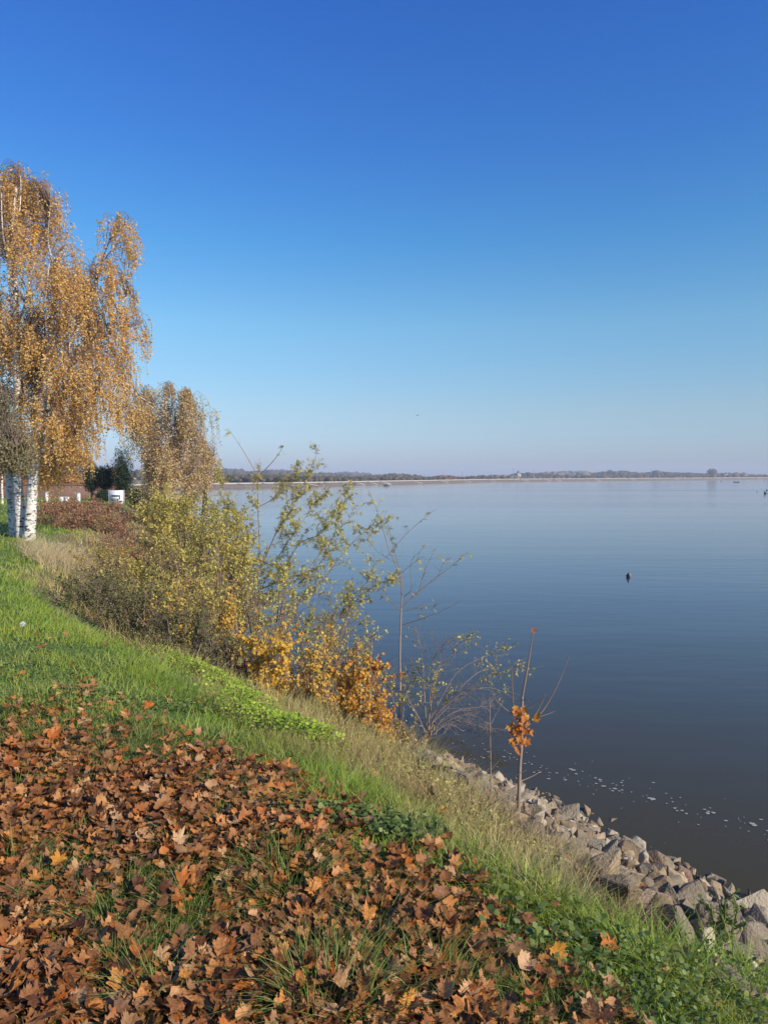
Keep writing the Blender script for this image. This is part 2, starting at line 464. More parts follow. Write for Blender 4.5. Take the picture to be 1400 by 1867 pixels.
M['water'] = water_mat()
ROCKC = {
    'grey': [(.10, .078, .05), (.225, .18, .12), (.33, .27, .185)],
    'tan': [(.18, .13, .07), (.34, .25, .15), (.46, .355, .22)],
    'brown': [(.11, .078, .045), (.22, .158, .095), (.31, .23, .145)],
    'pale': [(.19, .155, .105), (.34, .285, .20), (.46, .39, .285)],
    'reddish': [(.17, .10, .065), (.29, .18, .12), (.36, .25, .18)],
    'dark': [(.03, .027, .02), (.065, .058, .042), (.10, .09, .065)],
}
for k_, c_ in ROCKC.items():
    M['rock_' + k_] = noise_mat('rock_' + k_, c_, 5, rough=.92, bump=.7, bscale=18, island=.45)

def plain(name, col, rough=.6, metallic=0.0, var=.12):
    c2 = tuple(min(1, v * (1 + var)) for v in col); c1 = tuple(v * (1 - var) for v in col)
    return noise_mat(name, [c1, c2], 5, rough=rough, metallic=metallic)
M['white'] = plain('white_paint', (.75, .76, .76), .5)
M['dark'] = plain('dark_paint', (.03, .035, .04), .5)
M['grey'] = plain('grey_metal', (.30, .31, .32), .5)
M['concrete'] = noise_mat('concrete', [(.38, .35, .30), (.52, .48, .42)], .8, rough=.9)
M['parapet'] = noise_mat('parapet', [(.36, .33, .29), (.46, .43, .38)], .5, rough=.9)
M['riprap_far'] = noise_mat('dam_facing', [(.10, .08, .06), (.19, .15, .11), (.27, .21, .155)], 1.3, rough=.95, bump=.5, bscale=3)
M['foam'] = plain('foam', (.30, .31, .28), .8)
M['teal'] = plain('teal_hull', (.03, .16, .15), .4)
M['brick'] = noise_mat('brick_wall', [(.13, .075, .055), (.21, .125, .095)], 6, rough=.9)

# ------------------------------------------------------------------ plan of the shore
# shoreline from the near right, past the camera, round the bay, to the dam (land on the left)
SHORE = np.array([(24, -21.4), (9.9, -2.76), (5.12, 3.84), (3.32, 6.24), (1.25, 9.2), (-.6, 11.5), (-2.3, 14.0), (-3.5, 17.5), (-4.9, 22),
                  (-6.4, 28), (-8.2, 35), (-11.5, 46), (-16, 64), (-26, 92), (-42, 130), (-72, 172)], float)
DAM = np.array([(-72, 172), (-44, 221), (-19.5, 263), (20, 348), (65, 442), (200, 560), (376, 725), (760, 1080), (1500, 1760)], float)
dam_in = []
for i in range(len(DAM)):
    a = DAM[max(0, i - 1)]; b = DAM[min(len(DAM) - 1, i + 1)]
    d_ = (b - a) / np.linalg.norm(b - a)
    dam_in.append((d_[1], -d_[0]))
dam_in = np.array(dam_in)                     # unit vector from the dam towards the water
LAKE = np.concatenate([SHORE[:-1], DAM - dam_in * 8.0, [(3200, 1500), (3200, -900), (80, -95)]])

def poly_sd(P, x, y):
    """signed distance, positive outside polygon (on land)"""
    x = np.asarray(x, float); y = np.asarray(y, float)
    d2 = np.full(x.shape, 1e18); ins = np.zeros(x.shape, bool)
    n = len(P)
    for i in range(n):
        ax, ay = P[i]; bx, by = P[(i + 1) % n]
        ex, ey = bx - ax, by - ay
        t = np.clip(((x - ax) * ex + (y - ay) * ey) / (ex * ex + ey * ey), 0, 1)
        d2 = np.minimum(d2, (x - ax - t * ex) ** 2 + (y - ay - t * ey) ** 2)
        c = ((ay > y) != (by > y))
        with np.errstate(divide='ignore', invalid='ignore'):
            xi = (bx - ax) * (y - ay) / (by - ay if by != ay else 1e-9) + ax
        ins ^= c & (x < xi)
    d = np.sqrt(d2)
    return np.where(ins, -d, d)

def sd(x, y): return poly_sd(LAKE, x, y)

def ground(x, y):
    x = np.asarray(x, float); y = np.asarray(y, float)
    D = sd(x, y)
    bank = np.interp(D, [-60, -8, -2, .35, 4.2, 5.0, 9, 60], [-3.0, -2.2, -.85, 0, 1.86, 2.0, 2.05, 2.5])
    # the bay bends round: its far bank bulges up a little
    far = np.clip((y - 25) / 10, 0, 1) * np.clip((60 - y) / 20, 0, 1) * np.clip(D / 4, 0, 1)
    bank = bank + .12 * far
    back = np.clip((y - 120) / 50, 0, 1)
    bank = bank * (1 - back) + np.where(D > 0, np.minimum(bank, .45), bank) * back
    nz = (vnoise(x, y, .55, 1) - .5) * .16 + (vnoise(x, y, 1.9, 2) - .5) * .07
    nz = nz * np.clip((D + 1) / 3, 0, 1) * np.clip((60 - y) / 30, 0, 1)
    return bank + nz

def gz(x, y): return float(ground(np.array([x]), np.array([y]))[0])

def on_ground(x, y, off=0.0):
    """world point where the ray through picture position (x, y) meets the ground"""
    Ys = np.linspace(1.4, 70, 1500)
    P = np.array([px(x, y, Y) for Y in Ys])
    g = ground(P[:, 0], P[:, 1])
    i = np.argmax(P[:, 2] < g + off)
    return P[i]

def rock_top(u):
    return 6.4 - np.clip(2.72 + .5 * (u - 2.1), 2.72, 4.78)   # D of upper edge of the rocks

# ------------------------------------------------------------------ the ground sheet and the water
def axis_steps(pts):
    out = []
    for (a, b, st) in pts:
        out += list(np.arange(a, b, st))
    out.append(pts[-1][1])
    return np.array(out)
gx = axis_steps([(-6000, -1000, 500), (-1000, -200, 80), (-200, -40, 8), (-40, -14, 1.2), (-14, 8, .22), (8, 30, 1.5), (30, 200, 10), (200, 1000, 50), (1000, 7000, 500)])
gy = axis_steps([(-3000, -200, 350), (-200, -20, 12), (-20, -2, 1.5), (-2, 16, .2), (16, 50, .7), (50, 140, 4), (140, 800, 12), (800, 2000, 60), (2000, 9000, 500)])
GX, GY = np.meshgrid(gx, gy)
GZ = ground(GX.ravel(), GY.ravel()).reshape(GX.shape)
V = np.stack([GX.ravel(), GY.ravel(), GZ.ravel()], 1)
nx, ny = len(gx), len(gy)
ii = np.arange(nx * ny).reshape(ny, nx)
Fq = np.stack([ii[:-1, :-1], ii[:-1, 1:], ii[1:, 1:], ii[1:, :-1]], -1).reshape(-1, 4)
cx_ = V[Fq].mean(1)
Dc = sd(cx_[:, 0], cx_[:, 1])
uc = -.6 * cx_[:, 0] + .8 * cx_[:, 1]
wob = (vnoise(cx_[:, 0], cx_[:, 1], .9, 5) - .5) * .8

def litter_zone(x, y):
    """1 where the leaf carpet lies: the lawn nearest the camera, bounded by the long grass"""
    D = sd(x, y)
    w = (vnoise(x, y, 1.1, 8) - .5) * .9 + (vnoise(x, y, 3.2, 4) - .5) * .35
    edge = np.clip((D - 4.50 + w * .55) / .25, 0, 1)
    far = np.clip((5.15 - y * .95 + .10 * x + w * .9) / .8, 0, 1)
    return edge * far
LZ = litter_zone(cx_[:, 0], cx_[:, 1])
mi = np.where(Dc + wob > 4.2, 0, 2)
mi = np.where(LZ > .5, 1, mi)
mi = np.where(Dc < np.where(cx_[:, 1] < 12, rock_top(uc), 1.2) + wob * .3, 3, mi)
mi = np.where(cx_[:, 1] > 110, 4, mi)
mi = np.where((Dc < -1), 3, mi)
g = MB(); g.add(V, Fq[mi == 0], 0)
for k in range(1, 5):
    g.F.append(Fq[mi == k]); g.mi.append(k)
ground_o = g.build('ground', [M['lawn_soil'], M['litter_soil'], M['slope_soil'], M['stony_soil'], M['far_land']], smooth=True)
tag(ground_o, 'lawn and bank sloping down to the lake', 'ground', kind='structure')

wmb = MB()
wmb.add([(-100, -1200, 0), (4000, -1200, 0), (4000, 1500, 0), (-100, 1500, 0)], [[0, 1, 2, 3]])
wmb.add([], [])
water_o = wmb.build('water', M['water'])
tag(water_o, 'calm blue lake water', 'water', kind='structure')

# ------------------------------------------------------------------ leaf litter
TEMPL = [maple(s, c, d) for (s, c), d in zip( [(1, .15), (2, .35), (3, .7), (4, .3), (5, .95), (6, .5), (7, .12), (8, .8), (9, 1.2), (10, 1.0)], [1, .85, .6, .95, .5, .75, 1, .4, .65, .3])]

def litter_points(n, ymax=6.5, ymin=1.6):
    r = np.exp(RS.uniform(np.log(ymin), np.log(ymax + 1), n * 6))
    r = np.sqrt(RS.uniform(ymin ** 2, (ymax + 1) ** 2, n * 6))
    a = RS.uniform(-.62, .62, n * 6)
    x, y = r * np.sin(a), r * np.cos(a)
    return x, y
tuft_px = [(600, 1840, 330, .13, .15), (790, 1830, 150, .09, .13), (290, 1825, 170, .09, .13), (520, 1640, 330, .13, .14), (690, 1700, 170, .10, .11),
           (355, 1655, 200, .12, .10), (90, 1640, 190, .12, .10), (415, 1490, 150, .12, .09), (140, 1440, 160, .14, .10), (250, 1400, 140, .14, .08),
           (200, 1680, 160, .12, .10), (225, 1800, 90, .07, .09), (330, 1560, 130, .10, .09), (460, 1620, 120, .09, .08), (800, 1600, 120, .08, .08),
           (10, 1590, 120, .10, .13), (60, 1350, 170, .18, .10), (240, 1370, 170, .18, .10), (150, 1530, 90, .10, .08), (860, 1560, 90, .09, .10),
           (700, 1780, 110, .06, .10), (1000, 1850, 130, .09, .12), (900, 1660, 80, .08, .08), (400, 1350, 150, .16, .08), (30, 1450, 110, .14, .09),
           (560, 1560, 80, .07, .07), (640, 1620, 80, .07, .07), (480, 1560, 80, .07, .07), (310, 1480, 90, .10, .07), (20, 1690, 70, .07, .07)]
x, y = litter_points(21500)
Z = litter_zone(x, y)
hole = vnoise(x, y, 1.6, 21)
hole2 = vnoise(x, y, 4.0, 22)
bare = np.clip((hole - .62) * 5, 0, 1) * .7 + np.clip((hole2 - .72) * 5, 0, 1) * .5
# thinner carpet further up the lawn
thin = np.clip((4.3 - y) / 1.8, .12, 1)
keep = RS.rand(len(x)) < Z * (1 - np.clip(bare, 0, .85)) * (.35 + .65 * thin) * .85
x, y = x[keep], y[keep]
for (tx, ty, n_, rad_, h_) in tuft_px:
    p_ = on_ground(tx, ty); q_ = (x - p_[0]) ** 2 + (y - p_[1]) ** 2 > (rad_ * .62) ** 2
    q_ |= RS.rand(len(x)) < .25
    x, y = x[q_], y[q_]
# scattered leaves over the rest of the grass
xs, ys = litter_points(800, 12)
Ds = sd(xs, ys)
k2 = (Ds > 2.6) & (RS.rand(len(xs)) < np.clip(1.0 - (ys - 3) / 8, .05, 1) * np.where(Ds < 4.4, .24, .36))
x = np.concatenate([x, xs[k2]]); y = np.concatenate([y, ys[k2]])
n = len(x)
z = ground(x, y) + RS.uniform(.008, .07, n)
tilt = RS.normal(0, .36, (n, 2))
nrm = norm(np.stack([tilt[:, 0], tilt[:, 1], np.ones(n)], 1))
az = RS.uniform(0, 2 * PI, n)
yd = np.stack([np.cos(az), np.sin(az), np.zeros(n)], 1)
yd = norm(yd - nrm * (yd * nrm).sum(1, keepdims=True))
sc = RS.uniform(.034, .076, n) * np.where(RS.rand(n) < .12, 1.25, 1)
P = np.stack([x, y, z], 1)
# picture position to find the ones that show largest
fy = y * cp + (H_EYE - z) * sp
ppx = 700 + F_PX * x / fy
ppy = 933.5 + F_PX * ((H_EYE - z) * cp - y * sp) / fy
vis = (ppx > 0) & (ppx < 1400) & (ppy < 1860) & (ppy > 900)
topness = z - ground(x, y)
size_px = sc / fy * (1 + 5 * topness)
order = np.argsort(-np.where(vis, size_px, 0))
solo = order[:300]
rest = np.setdiff1d(np.arange(n), solo)
kk = RS.randint(0, len(TEMPL), n)
lit = MB()
for k, (TV, TF) in enumerate(TEMPL):
    q = rest[kk[rest] == k]
    inst(lit, TV, TF, P[q], yd[q], nrm[q], sc[q])
lo = lit.build('fallen_leaves', M['litter'])
tag(lo, 'carpet of dry brown maple leaves covering the lawn', 'leaf litter', kind='stuff')
leaf_me = []
for k, (TV, TF) in enumerate(TEMPL):
    b = MB(); b.add(TV, TF); leaf_me.append(b.mesh('fallen_leaf', M['litter']))
for q in solo:
    o = bpy.data.objects.new('fallen_leaf', leaf_me[kk[q]])
    Y = yd[q]; Nn = nrm[q]; X = np.cross(Y, Nn)
    m4 = Matrix(((X[0] * sc[q], Y[0] * sc[q], np.cross(X, Y)[0] * sc[q], P[q][0]), (X[1] * sc[q], Y[1] * sc[q], np.cross(X, Y)[1] * sc[q], P[q][1]),
                 (X[2] * sc[q], Y[2] * sc[q], np.cross(X, Y)[2] * sc[q], P[q][2] + .012), (0, 0, 0, 1)))
    o.matrix_world = m4
    COL.objects.link(o)
    lz = litter_zone(np.array([P[q][0]]), np.array([P[q][1]]))[0]
    if lz < .3: lab = 'dry brown maple leaf caught in the grass beside the leaf carpet'
    elif ppy[q] > 1700: lab = 'large dry brown maple leaf on top of the carpet nearest the camera'
    else: lab = 'dry brown maple leaf lying on top of the leaf carpet'
    tag(o, lab, 'leaf', 'dry maple leaves on the near lawn')

def hero_leaf(pxx, pyy, size, mat, label, k=0, up=.55, spin=0.0):
    p = on_ground(pxx, pyy, .05)
    b = MB(); TV, TF = TEMPL[k]
    d = norm(np.array([[math.cos(spin), math.sin(spin), up * .8]]))
    nn = norm(np.array([[.35, -up, .8]]))
    nn = norm(nn - d * (nn * d).sum())
    inst(b, TV, TF, p[None] + [[0, 0, .03]], d, nn, np.array([size * .72]))
    o = b.build_at('fallen_leaf', mat, p)
    tag(o, label, 'leaf', 'dry maple leaves on the near lawn')
M['hero_orange'] = leaf_mat('bright_orange_leaf', [(.72, .33, .05), (.72, .33, .05)], .3, noise_scale=14)
M['hero_pale'] = leaf_mat('pale_tan_leaf', [(.60, .38, .20), (.62, .40, .22)], .15, noise_scale=14)
M['hero_red'] = leaf_mat('rust_leaf', [(.55, .17, .035), (.55, .17, .035)], .2, noise_scale=14)
hero_leaf(745, 1850, .10, M['hero_orange'], 'bright orange leaf at the very bottom edge between two grass tufts', 3, .6, 1.2)
hero_leaf(332, 1620, .13, M['hero_red'], 'rust orange leaf beside a grass tuft in the carpet', 0, .5, .4)
hero_leaf(325, 1545, .11, M['hero_pale'], 'pale tan leaf above the rust orange leaf', 1, .5, 1.4)
hero_leaf(108, 1582, .10, M['hero_orange'], 'small orange leaf near the left edge of the carpet', 5, .5, 2.2)
hero_leaf(1108, 1738, .11, M['hero_red'], 'upright rust leaf standing in the long grass by the rocks', 2, .9, 1.5)
hero_leaf(1015, 1755, .10, M['hero_orange'], 'orange brown leaf in the weeds below the rocks', 4, .8, .7)
hero_leaf(1072, 1853, .10, M['hero_pale'], 'pale tan leaf among weeds at the bottom edge', 6, .6, .2)
hero_leaf(272, 1295, .13, M['hero_red'], 'bright rust leaf on the clover patch', 0, .6, 2.5)
hero_leaf(95, 1352, .15, M['hero_red'], 'rust red leaf on the grass at the top of the carpet', 1, .6, .5)
hero_leaf(955, 1775, .11, M['hero_pale'], 'curled tan leaf at the lower right rim of the carpet', 7, .5, 1.1)

# ------------------------------------------------------------------ grass
def blades(mb, x, y, h, w, lean=.5, bend=.5, seg=3, z0=None, leandir=None, mi=0):
    n = len(x)
    if n == 0: return
    z = ground(x, y) - .01 if z0 is None else z0
    a = RS.uniform(0, 2 * PI, n)
    ld = np.stack([np.cos(a), np.sin(a)], 1)
    if leandir is not None: ld = ld + leandir; ld = ld / np.linalg.norm(ld, axis=1, keepdims=True)
    L = RS.uniform(.1, 1, n) * lean
    fa = RS.uniform(0, 2 * PI, n)
    side = np.stack([np.cos(fa), np.sin(fa), np.zeros(n)], 1)
    V = np.zeros((n, seg + 1, 2, 3))
    for i in range(seg + 1):
        t = i / seg
        off = L * (t * .5 + bend * t * t) * h
        c = np.stack([x + ld[:, 0] * off, y + ld[:, 1] * off, z + h * t * (1 - .35 * L * bend * t)], 1)
        ww = (w * (1 - t) ** .7 * .5 + w * .04)[:, None]
        V[:, i, 0] = c - side * ww
        V[:, i, 1] = c + side * ww
    idx = np.arange(n * (seg + 1) * 2).reshape(n, seg + 1, 2)
    F = np.stack([idx[:, :-1, 0], idx[:, :-1, 1], idx[:, 1:, 1], idx[:, 1:, 0]], -1).reshape(-1, 4)
    mb.add(V, F, mi)

def field(n, rmin, rmax, amax=.62, power=1.0):
    """points over the view, thinning out with distance"""
    r = np.exp(RS.uniform(np.log(rmin), np.log(rmax), n))
    a = RS.uniform(-amax, amax * 1.0, n)
    return r * np.sin(a), r * np.cos(a), r

# short lawn beyond and around the leaf carpet
x, y, r = field(230000, 2.0, 60)
D = sd(x, y); lz = litter_zone(x, y)
patch = vnoise(x, y, 2.2, 31)
k = (D > np.where(y < 12, 4.15, 3.95)) & (RS.rand(len(x)) > lz * .97) & (patch > .24)
x, y, r, D, patch = x[k], y[k], r[k], D[k], patch[k]
h = RS.uniform(.04, .10, len(x)) * (.35 + 1.1 * patch + .9 * np.clip(vnoise(x, y, 3.1, 33) - .6, 0, 1) * 2)
w = np.maximum(.0035, r * .00075) * RS.uniform(.8, 1.3, len(x))
gm = MB(); blades(gm, x, y, h * (1 + .01 * r), w, 1.1, .6, 2)
tag(gm.build('lawn_grass', M['grass']), 'short bright green grass of the lawn', 'grass', kind='stuff')

# long lush grass on the brow of the bank
gm = MB()
x, y, r = field(150000, 2.0, 14)
D = sd(x, y)
p1 = vnoise(x, y, 1.6, 41)
u = -.6 * x + .8 * y
dens = np.exp(-((D - np.clip(4.42 - (y - 3) * .02, 4.3, 4.42)) / np.clip(.20 + (y - 2.5) * .06, .20, .36)) ** 2) * np.clip(.35 + p1, 0, 1)
k = (RS.rand(len(x)) < dens * np.where(vnoise(x, y, 1.2, 43) + (y - 4) * .12 > .48, 1, .3)) & (D > np.where(y < 12, rock_top(u), 1.5) + .05)
x, y, r, p1 = x[k], y[k], r[k], p1[k]
dn = np.tile(np.array([[.8, .6]]), (len(x), 1))
blades(gm, x, y, RS.uniform(.07, .15, len(x)) * (.55 + .7 * p1) * np.clip(y / 4.5, .6, 1.1), np.maximum(.0045, r * .0008) * RS.uniform(.8, 1.4, len(x)), 1.3, .8, 3, leandir=dn * .8)
tag(gm.build('long_grass', M['long_grass']), 'long lush green grass along the brow of the bank', 'grass', kind='stuff')

# dry weeds and olive grass on the slope
gm = MB()
x, y, r = field(220000, 2.2, 40)
D = sd(x, y); u = -.6 * x + .8 * y
rt = np.where(y < 11, rock_top(u), .35)
p1 = vnoise(x, y, 1.3, 51)
top = np.where(y > 12, 4.05, np.interp(y, [5, 8], [4.1, 3.45]))
k = (D > rt + .02) & (D < top + .4 * p1) & (RS.rand(len(x)) < .35 + .75 * p1)
x, y, r, p1, D, rt = x[k], y[k], r[k], p1[k], D[k], rt[k]
typ = RS.rand(len(x)) * .75 + .12 + (vnoise(x, y, .8, 57) - .5) * .9
hh = RS.uniform(.10, .33, len(x)) * np.clip(y / 4.0, .55, 1) * np.clip((4.5 - D) / 1.0, .45, 1) * np.clip((D - rt + .1) / .35, .35, 1)
ww = np.maximum(.003, r * .0007)
for lo_, hi_, m_ in ((-9, .52, 0), (.52, .80, 1), (.80, 9, 2)):
    q = (typ >= lo_) & (typ < hi_)
    blades(gm, x[q], y[q], hh[q], ww[q] * (1.0 if m_ else 1.2), .8, .7, 3, mi=m_)
for (tx, ty, h_) in [(700, 1345, .26), (740, 1350, .30), (775, 1385, .32), (800, 1420, .30), (835, 1450, .30), (870, 1480, .30), (900, 1500, .26), (930, 1540, .28), (965, 1560, .26),
                     (1000, 1590, .25), (1030, 1610, .24), (1065, 1640, .24), (1095, 1665, .22), (850, 1520, .28), (940, 1600, .24), (1000, 1650, .22), (800, 1480, .26), (1140, 1700, .18)]:
    p = on_ground(tx, ty)
    n_ = 260; a_ = RS.uniform(0, 2 * PI, n_); rr_ = np.sqrt(RS.uniform(0, 1, n_)) * .13
    dirs_ = np.stack([np.cos(a_), np.sin(a_)], 1) + np.array([.5, .2])
    blades(gm, p[0] + np.cos(a_) * rr_, p[1] + np.sin(a_) * rr_, RS.uniform(.4, 1, n_) * h_, np.full(n_, .0036), 1.1, .9, 3, leandir=dirs_, mi=int(RS.rand() < .3) * 2)
tag(gm.build('slope_grass', [M['dry_grass'], M['olive_weed'], M['dry_stem']]), 'dry olive and straw coloured grass on the slope above the rocks', 'grass', kind='stuff')

# leafy olive weeds scattered through the dry slope
gm = MB()
x, y, r = field(90000, 2.4, 20)
D = sd(x, y); u = -.6 * x + .8 * y
rt = np.where(y < 11, rock_top(u), .8)
p1 = vnoise(x, y, 1.7, 61)
k = (D > rt + .12) & (D < 4.0) & (RS.rand(len(x)) < np.clip(p1 * 1.5 - .3, 0, 1))
x, y, r = x[k], y[k], r[k]
z = ground(x, y) + RS.uniform(.02, .24, len(x)) * np.clip(y / 4.2, .55, 1)
d = rand_dirs(len(x)); d[:, 2] = np.abs(d[:, 2]) * .6
inst(gm, *T_OVAL, np.stack([x, y, z], 1), d, rand_dirs(len(x)), RS.uniform(.010, .020, len(x)))
tag(gm.build('slope_weeds', M['olive_weed']), 'small leaved olive weeds on the slope above the rocks', 'weeds', kind='stuff')

# tufts of dark green grass poking through the carpet
def tuft(mb, x0, y0, n, rad, h, w=.005, spread=1.3):
    a = RS.uniform(0, 2 * PI, n); rr = np.sqrt(RS.uniform(0, 1, n)) * rad
    x = x0 + np.cos(a) * rr; y = y0 + np.sin(a) * rr
    blades(mb, x, y, RS.uniform(.5, 1, n) * h, RS.uniform(.7, 1.2, n) * w, spread, .9, 3, leandir=np.stack([np.cos(a), np.sin(a)], 1) * 1.2)
for i, (tx, ty, n, rad, h) in enumerate(tuft_px):
    p = on_ground(tx, ty)
    b = MB(); tuft(b, p[0], p[1], int(n * 1.5), rad, h * 1.45, .0045)
    o = b.build_at('grass_tuft', M['tuft'], (p[0], p[1], gz(p[0], p[1])))
    big = n >= 300
    names = {0: 'large dark green grass tuft at the bottom edge of the photo', 3: 'wide spreading grass tuft in the middle of the leaf carpet',
             1: 'grass tuft beside the bright orange leaf at the bottom', 2: 'dark grass tuft low in the left of the leaf carpet',
             4: 'pale edged grass tuft right of the widest tuft', 5: 'grass tuft just below the rust orange leaf'}
    tag(o, names.get(i, 'small grass tuft poking through the fallen leaves'), 'grass tuft', 'grass tufts in the leaf carpet')
gm = MB()
x, y, r = field(90000, 1.9, 7)
lz = litter_zone(x, y); p1 = vnoise(x, y, 1.6, 21); p2 = vnoise(x, y, 4.0, 22)
pr = .10 + np.clip((p1 - .54) * 4, 0, 1) * .55 + np.clip((p2 - .64) * 4, 0, 1) * .5 + np.clip((y - 3.6) / 2, 0, .4)
k = (lz > .3) & (RS.rand(len(x)) < pr)
blades(gm, x[k], y[k], RS.uniform(.05, .12, k.sum()), np.maximum(.003, r[k] * .0007), 1.2, .8, 3)
tag(gm.build('sparse_grass', M['tuft']), 'thin grass growing up through the fallen leaves', 'grass', kind='stuff')

# bright lime ground cover along the foot of the bushes
gm = MB()
n = 11000
t = RS.uniform(0, 1, n)
u_ = 4.0 + 3.2 * t
Dm = 3.75 + .25 * np.sin(u_ * 1.7) + RS.normal(0, .13, n) - .03
k = vnoise(u_, Dm, 3.2, 71) > .28 + .3 * RS.rand(n)
u_, Dm = u_[k], Dm[k]
s_ = 6.4 - Dm
x = .8 * s_ - .6 * u_; y = .6 * s_ + .8 * u_
z = ground(x, y) + RS.uniform(.05, .20, len(x))
d = rand_dirs(len(x)); d[:, 2] *= .35
nn = norm(np.stack([RS.normal(0, .45, len(x)) + .2, RS.normal(0, .45, len(x)) - .2, np.ones(len(x))], 1))
inst(gm, *T_OVAL, np.stack([x, y, z], 1), d, nn, np.stack([RS.uniform(.014, .027, len(x))] * 3, 1) * np.array([1.5, 1, 1]))
tag(gm.build('lime_ground_cover', M['lime']), 'bright lime green leafy ground cover at the foot of the bushes', 'ground cover', kind='stuff')

# clover and broad weeds
def weed_patch(mb, cxp, cyp, rx, ry, n, size, hmax):
    p0 = on_ground(cxp, cyp)
    a = RS.uniform(0, 2 * PI, n); rr = np.sqrt(RS.uniform(0, 1, n))
    x = p0[0] + np.cos(a) * rr * rx; y = p0[1] + np.sin(a) * rr * ry
    z = ground(x, y) + RS.uniform(.01, hmax, n)
    d = rand_dirs(n); d[:, 2] *= .4
    nn = norm(np.stack([RS.normal(0, .5, n), RS.normal(0, .5, n), np.ones(n)], 1))
    inst(mb, *T_OVAL, np.stack([x, y, z], 1), d, nn, np.stack([RS.uniform(.7, 1.2, n) * size] * 3, 1) * np.array([1.7, 1, 1]))
gm = MB()
for a_ in [(130, 1275, .4, .3, 700, .022, .05), (310, 1290, .4, .2, 700, .022, .05), (640, 1510, .26, .14, 520, .024, .08), (740, 1530, .2, .14, 380, .026, .09),
           (560, 1500, .2, .1, 260, .022, .06), (1150, 1830, .28, .25, 450, .017, .10), (1270, 1825, .35, .25, 480, .018, .11), (1360, 1800, .25, .2, 330, .017, .11),
           (840, 1470, .2, .15, 300, .018, .12), (1010, 1730, .25, .15, 220, .026, .09), (60, 1190, .7, .5, 300, .022, .05), (950, 1650, .25, .15, 200, .022, .09),
           (60, 1230, .5, .3, 300, .022, .06)]:
    weed_patch(gm, *a_)
tag(gm.build('broadleaf_weeds', M['clover']), 'dark green clover and broad leaved weeds in the grass', 'weeds', kind='stuff')
# coarse long grass at the lower right corner, in front of the rocks
for i, (tx, ty, n, rad, h, lab) in enumerate([(1215, 1770, 330, .22, .20, 'coarse green grass clump leaning over the reddish rock'),
                                (1330, 1810, 330, .24, .20, 'coarse green grass clump in the lower right corner'),
                                (1110, 1720, 260, .18, .16, 'yellowish green grass clump at the upper rim of the rocks'),
                                (1385, 1840, 260, .16, .20, 'tall grass clump at the bottom of the right edge'),
                                (990, 1640, 260, .18, .15, 'pale green grass clump left of the rocks at the rim of the leaf carpet'),
                                (890, 1620, 300, .2, .14, 'matted light green grass clump bordering the leaf carpet')]):
    p = on_ground(tx, ty)
    b = MB(); tuft(b, p[0], p[1], n, rad, h, .006, 1.2)
    tag(b.build_at('grass_clump', M['long_grass'], (p[0], p[1], gz(p[0], p[1]))), lab, 'grass clump', 'coarse grass clumps above the rocks')

# a dandelion clock at left
p = on_ground(40, 1166)
b = MB(); tubes(b, spline([p, p + [0, 0, .08], p + [.01, 0, .15]], 5), .003, 4)
dn_ = empty('dandelion', p, 'white dandelion seed head standing in the lawn at left', 'flower')
b.build('stem', M['clover'], dn_)
b = MB(); dd = rand_dirs(160); inst(b, *T_NARR, np.repeat((p + [.01, 0, .15])[None], 160, 0), dd, rand_dirs(160), np.full(160, .026))
b.build('seed_head', M['white'], dn_)

# ------------------------------------------------------------------ rocks
def rock_mesh(seed, flat=1.0, wedge=0.0):
    r = random.Random(seed)
    bm = bmesh.new()
    pts = []
    n = r.randint(9, 14)
    for i in range(n):
        v = Vector((r.gauss(0, 1), r.gauss(0, 1), r.gauss(0, 1))).normalized()
        # push towards a box so faces are broad and edges sharp
        m = max(abs(v.x), abs(v.y), abs(v.z))
        v = v.lerp(v / m, .6) * r.uniform(.62, 1.0)
        v.x *= .62; v.y *= .46; v.z *= .38 * flat
        v.z += wedge * v.x * .4
        pts.append(bm.verts.new(v))
    bmesh.ops.convex_hull(bm, input=bm.verts)
    bmesh.ops.delete(bm, geom=[v for v in bm.verts if not v.link_faces], context='VERTS')
    bmesh.ops.dissolve_limit(bm, angle_limit=.16, verts=bm.verts, edges=bm.edges)
    bmesh.ops.bevel(bm, geom=list(bm.edges), offset=.018, segments=1, affect='EDGES', profile=.5)
    bmesh.ops.triangulate(bm, faces=bm.faces)
    bmesh.ops.subdivide_edges(bm, edges=[e for e in bm.edges if e.calc_length() > .16], cuts=2, use_grid_fill=True)
    bmesh.ops.triangulate(bm, faces=bm.faces)
    for v in bm.verts:
        q = v.co * 5
        v.co += v.co.normalized() * (math.sin(q.x * 2.1 + seed) * math.sin(q.y * 2.7 + seed * 2) * math.sin(q.z * 2.3 + seed) * .018 + r.uniform(-.006, .006))
    me = bpy.data.meshes.new('rock')
    bm.to_mesh(me); bm.free()
    return me
rock_src = {}
def rock_me(col, k):
    key = (col, k)
    if key not in rock_src:
        me = rock_mesh(100 + k, flat=[1, .7, 1.15, .55][k % 4], wedge=[0, .6, -.4, .3][(k // 2) % 4])
        me.materials.append(M['rock_' + col]); rock_src[key] = me
    return rock_src[key]

def place_rock(x, y, z, size, col, k, rot, label, group='rocks armouring the lake bank', st=(1, 1, 1)):
    o = bpy.data.objects.new('rock', rock_me(col, k))
    o.location = (x, y, z); o.rotation_euler = rot; o.scale = (size * st[0], size * st[1], size * st[2])
    COL.objects.link(o)
    return tag(o, label, 'rock', group)

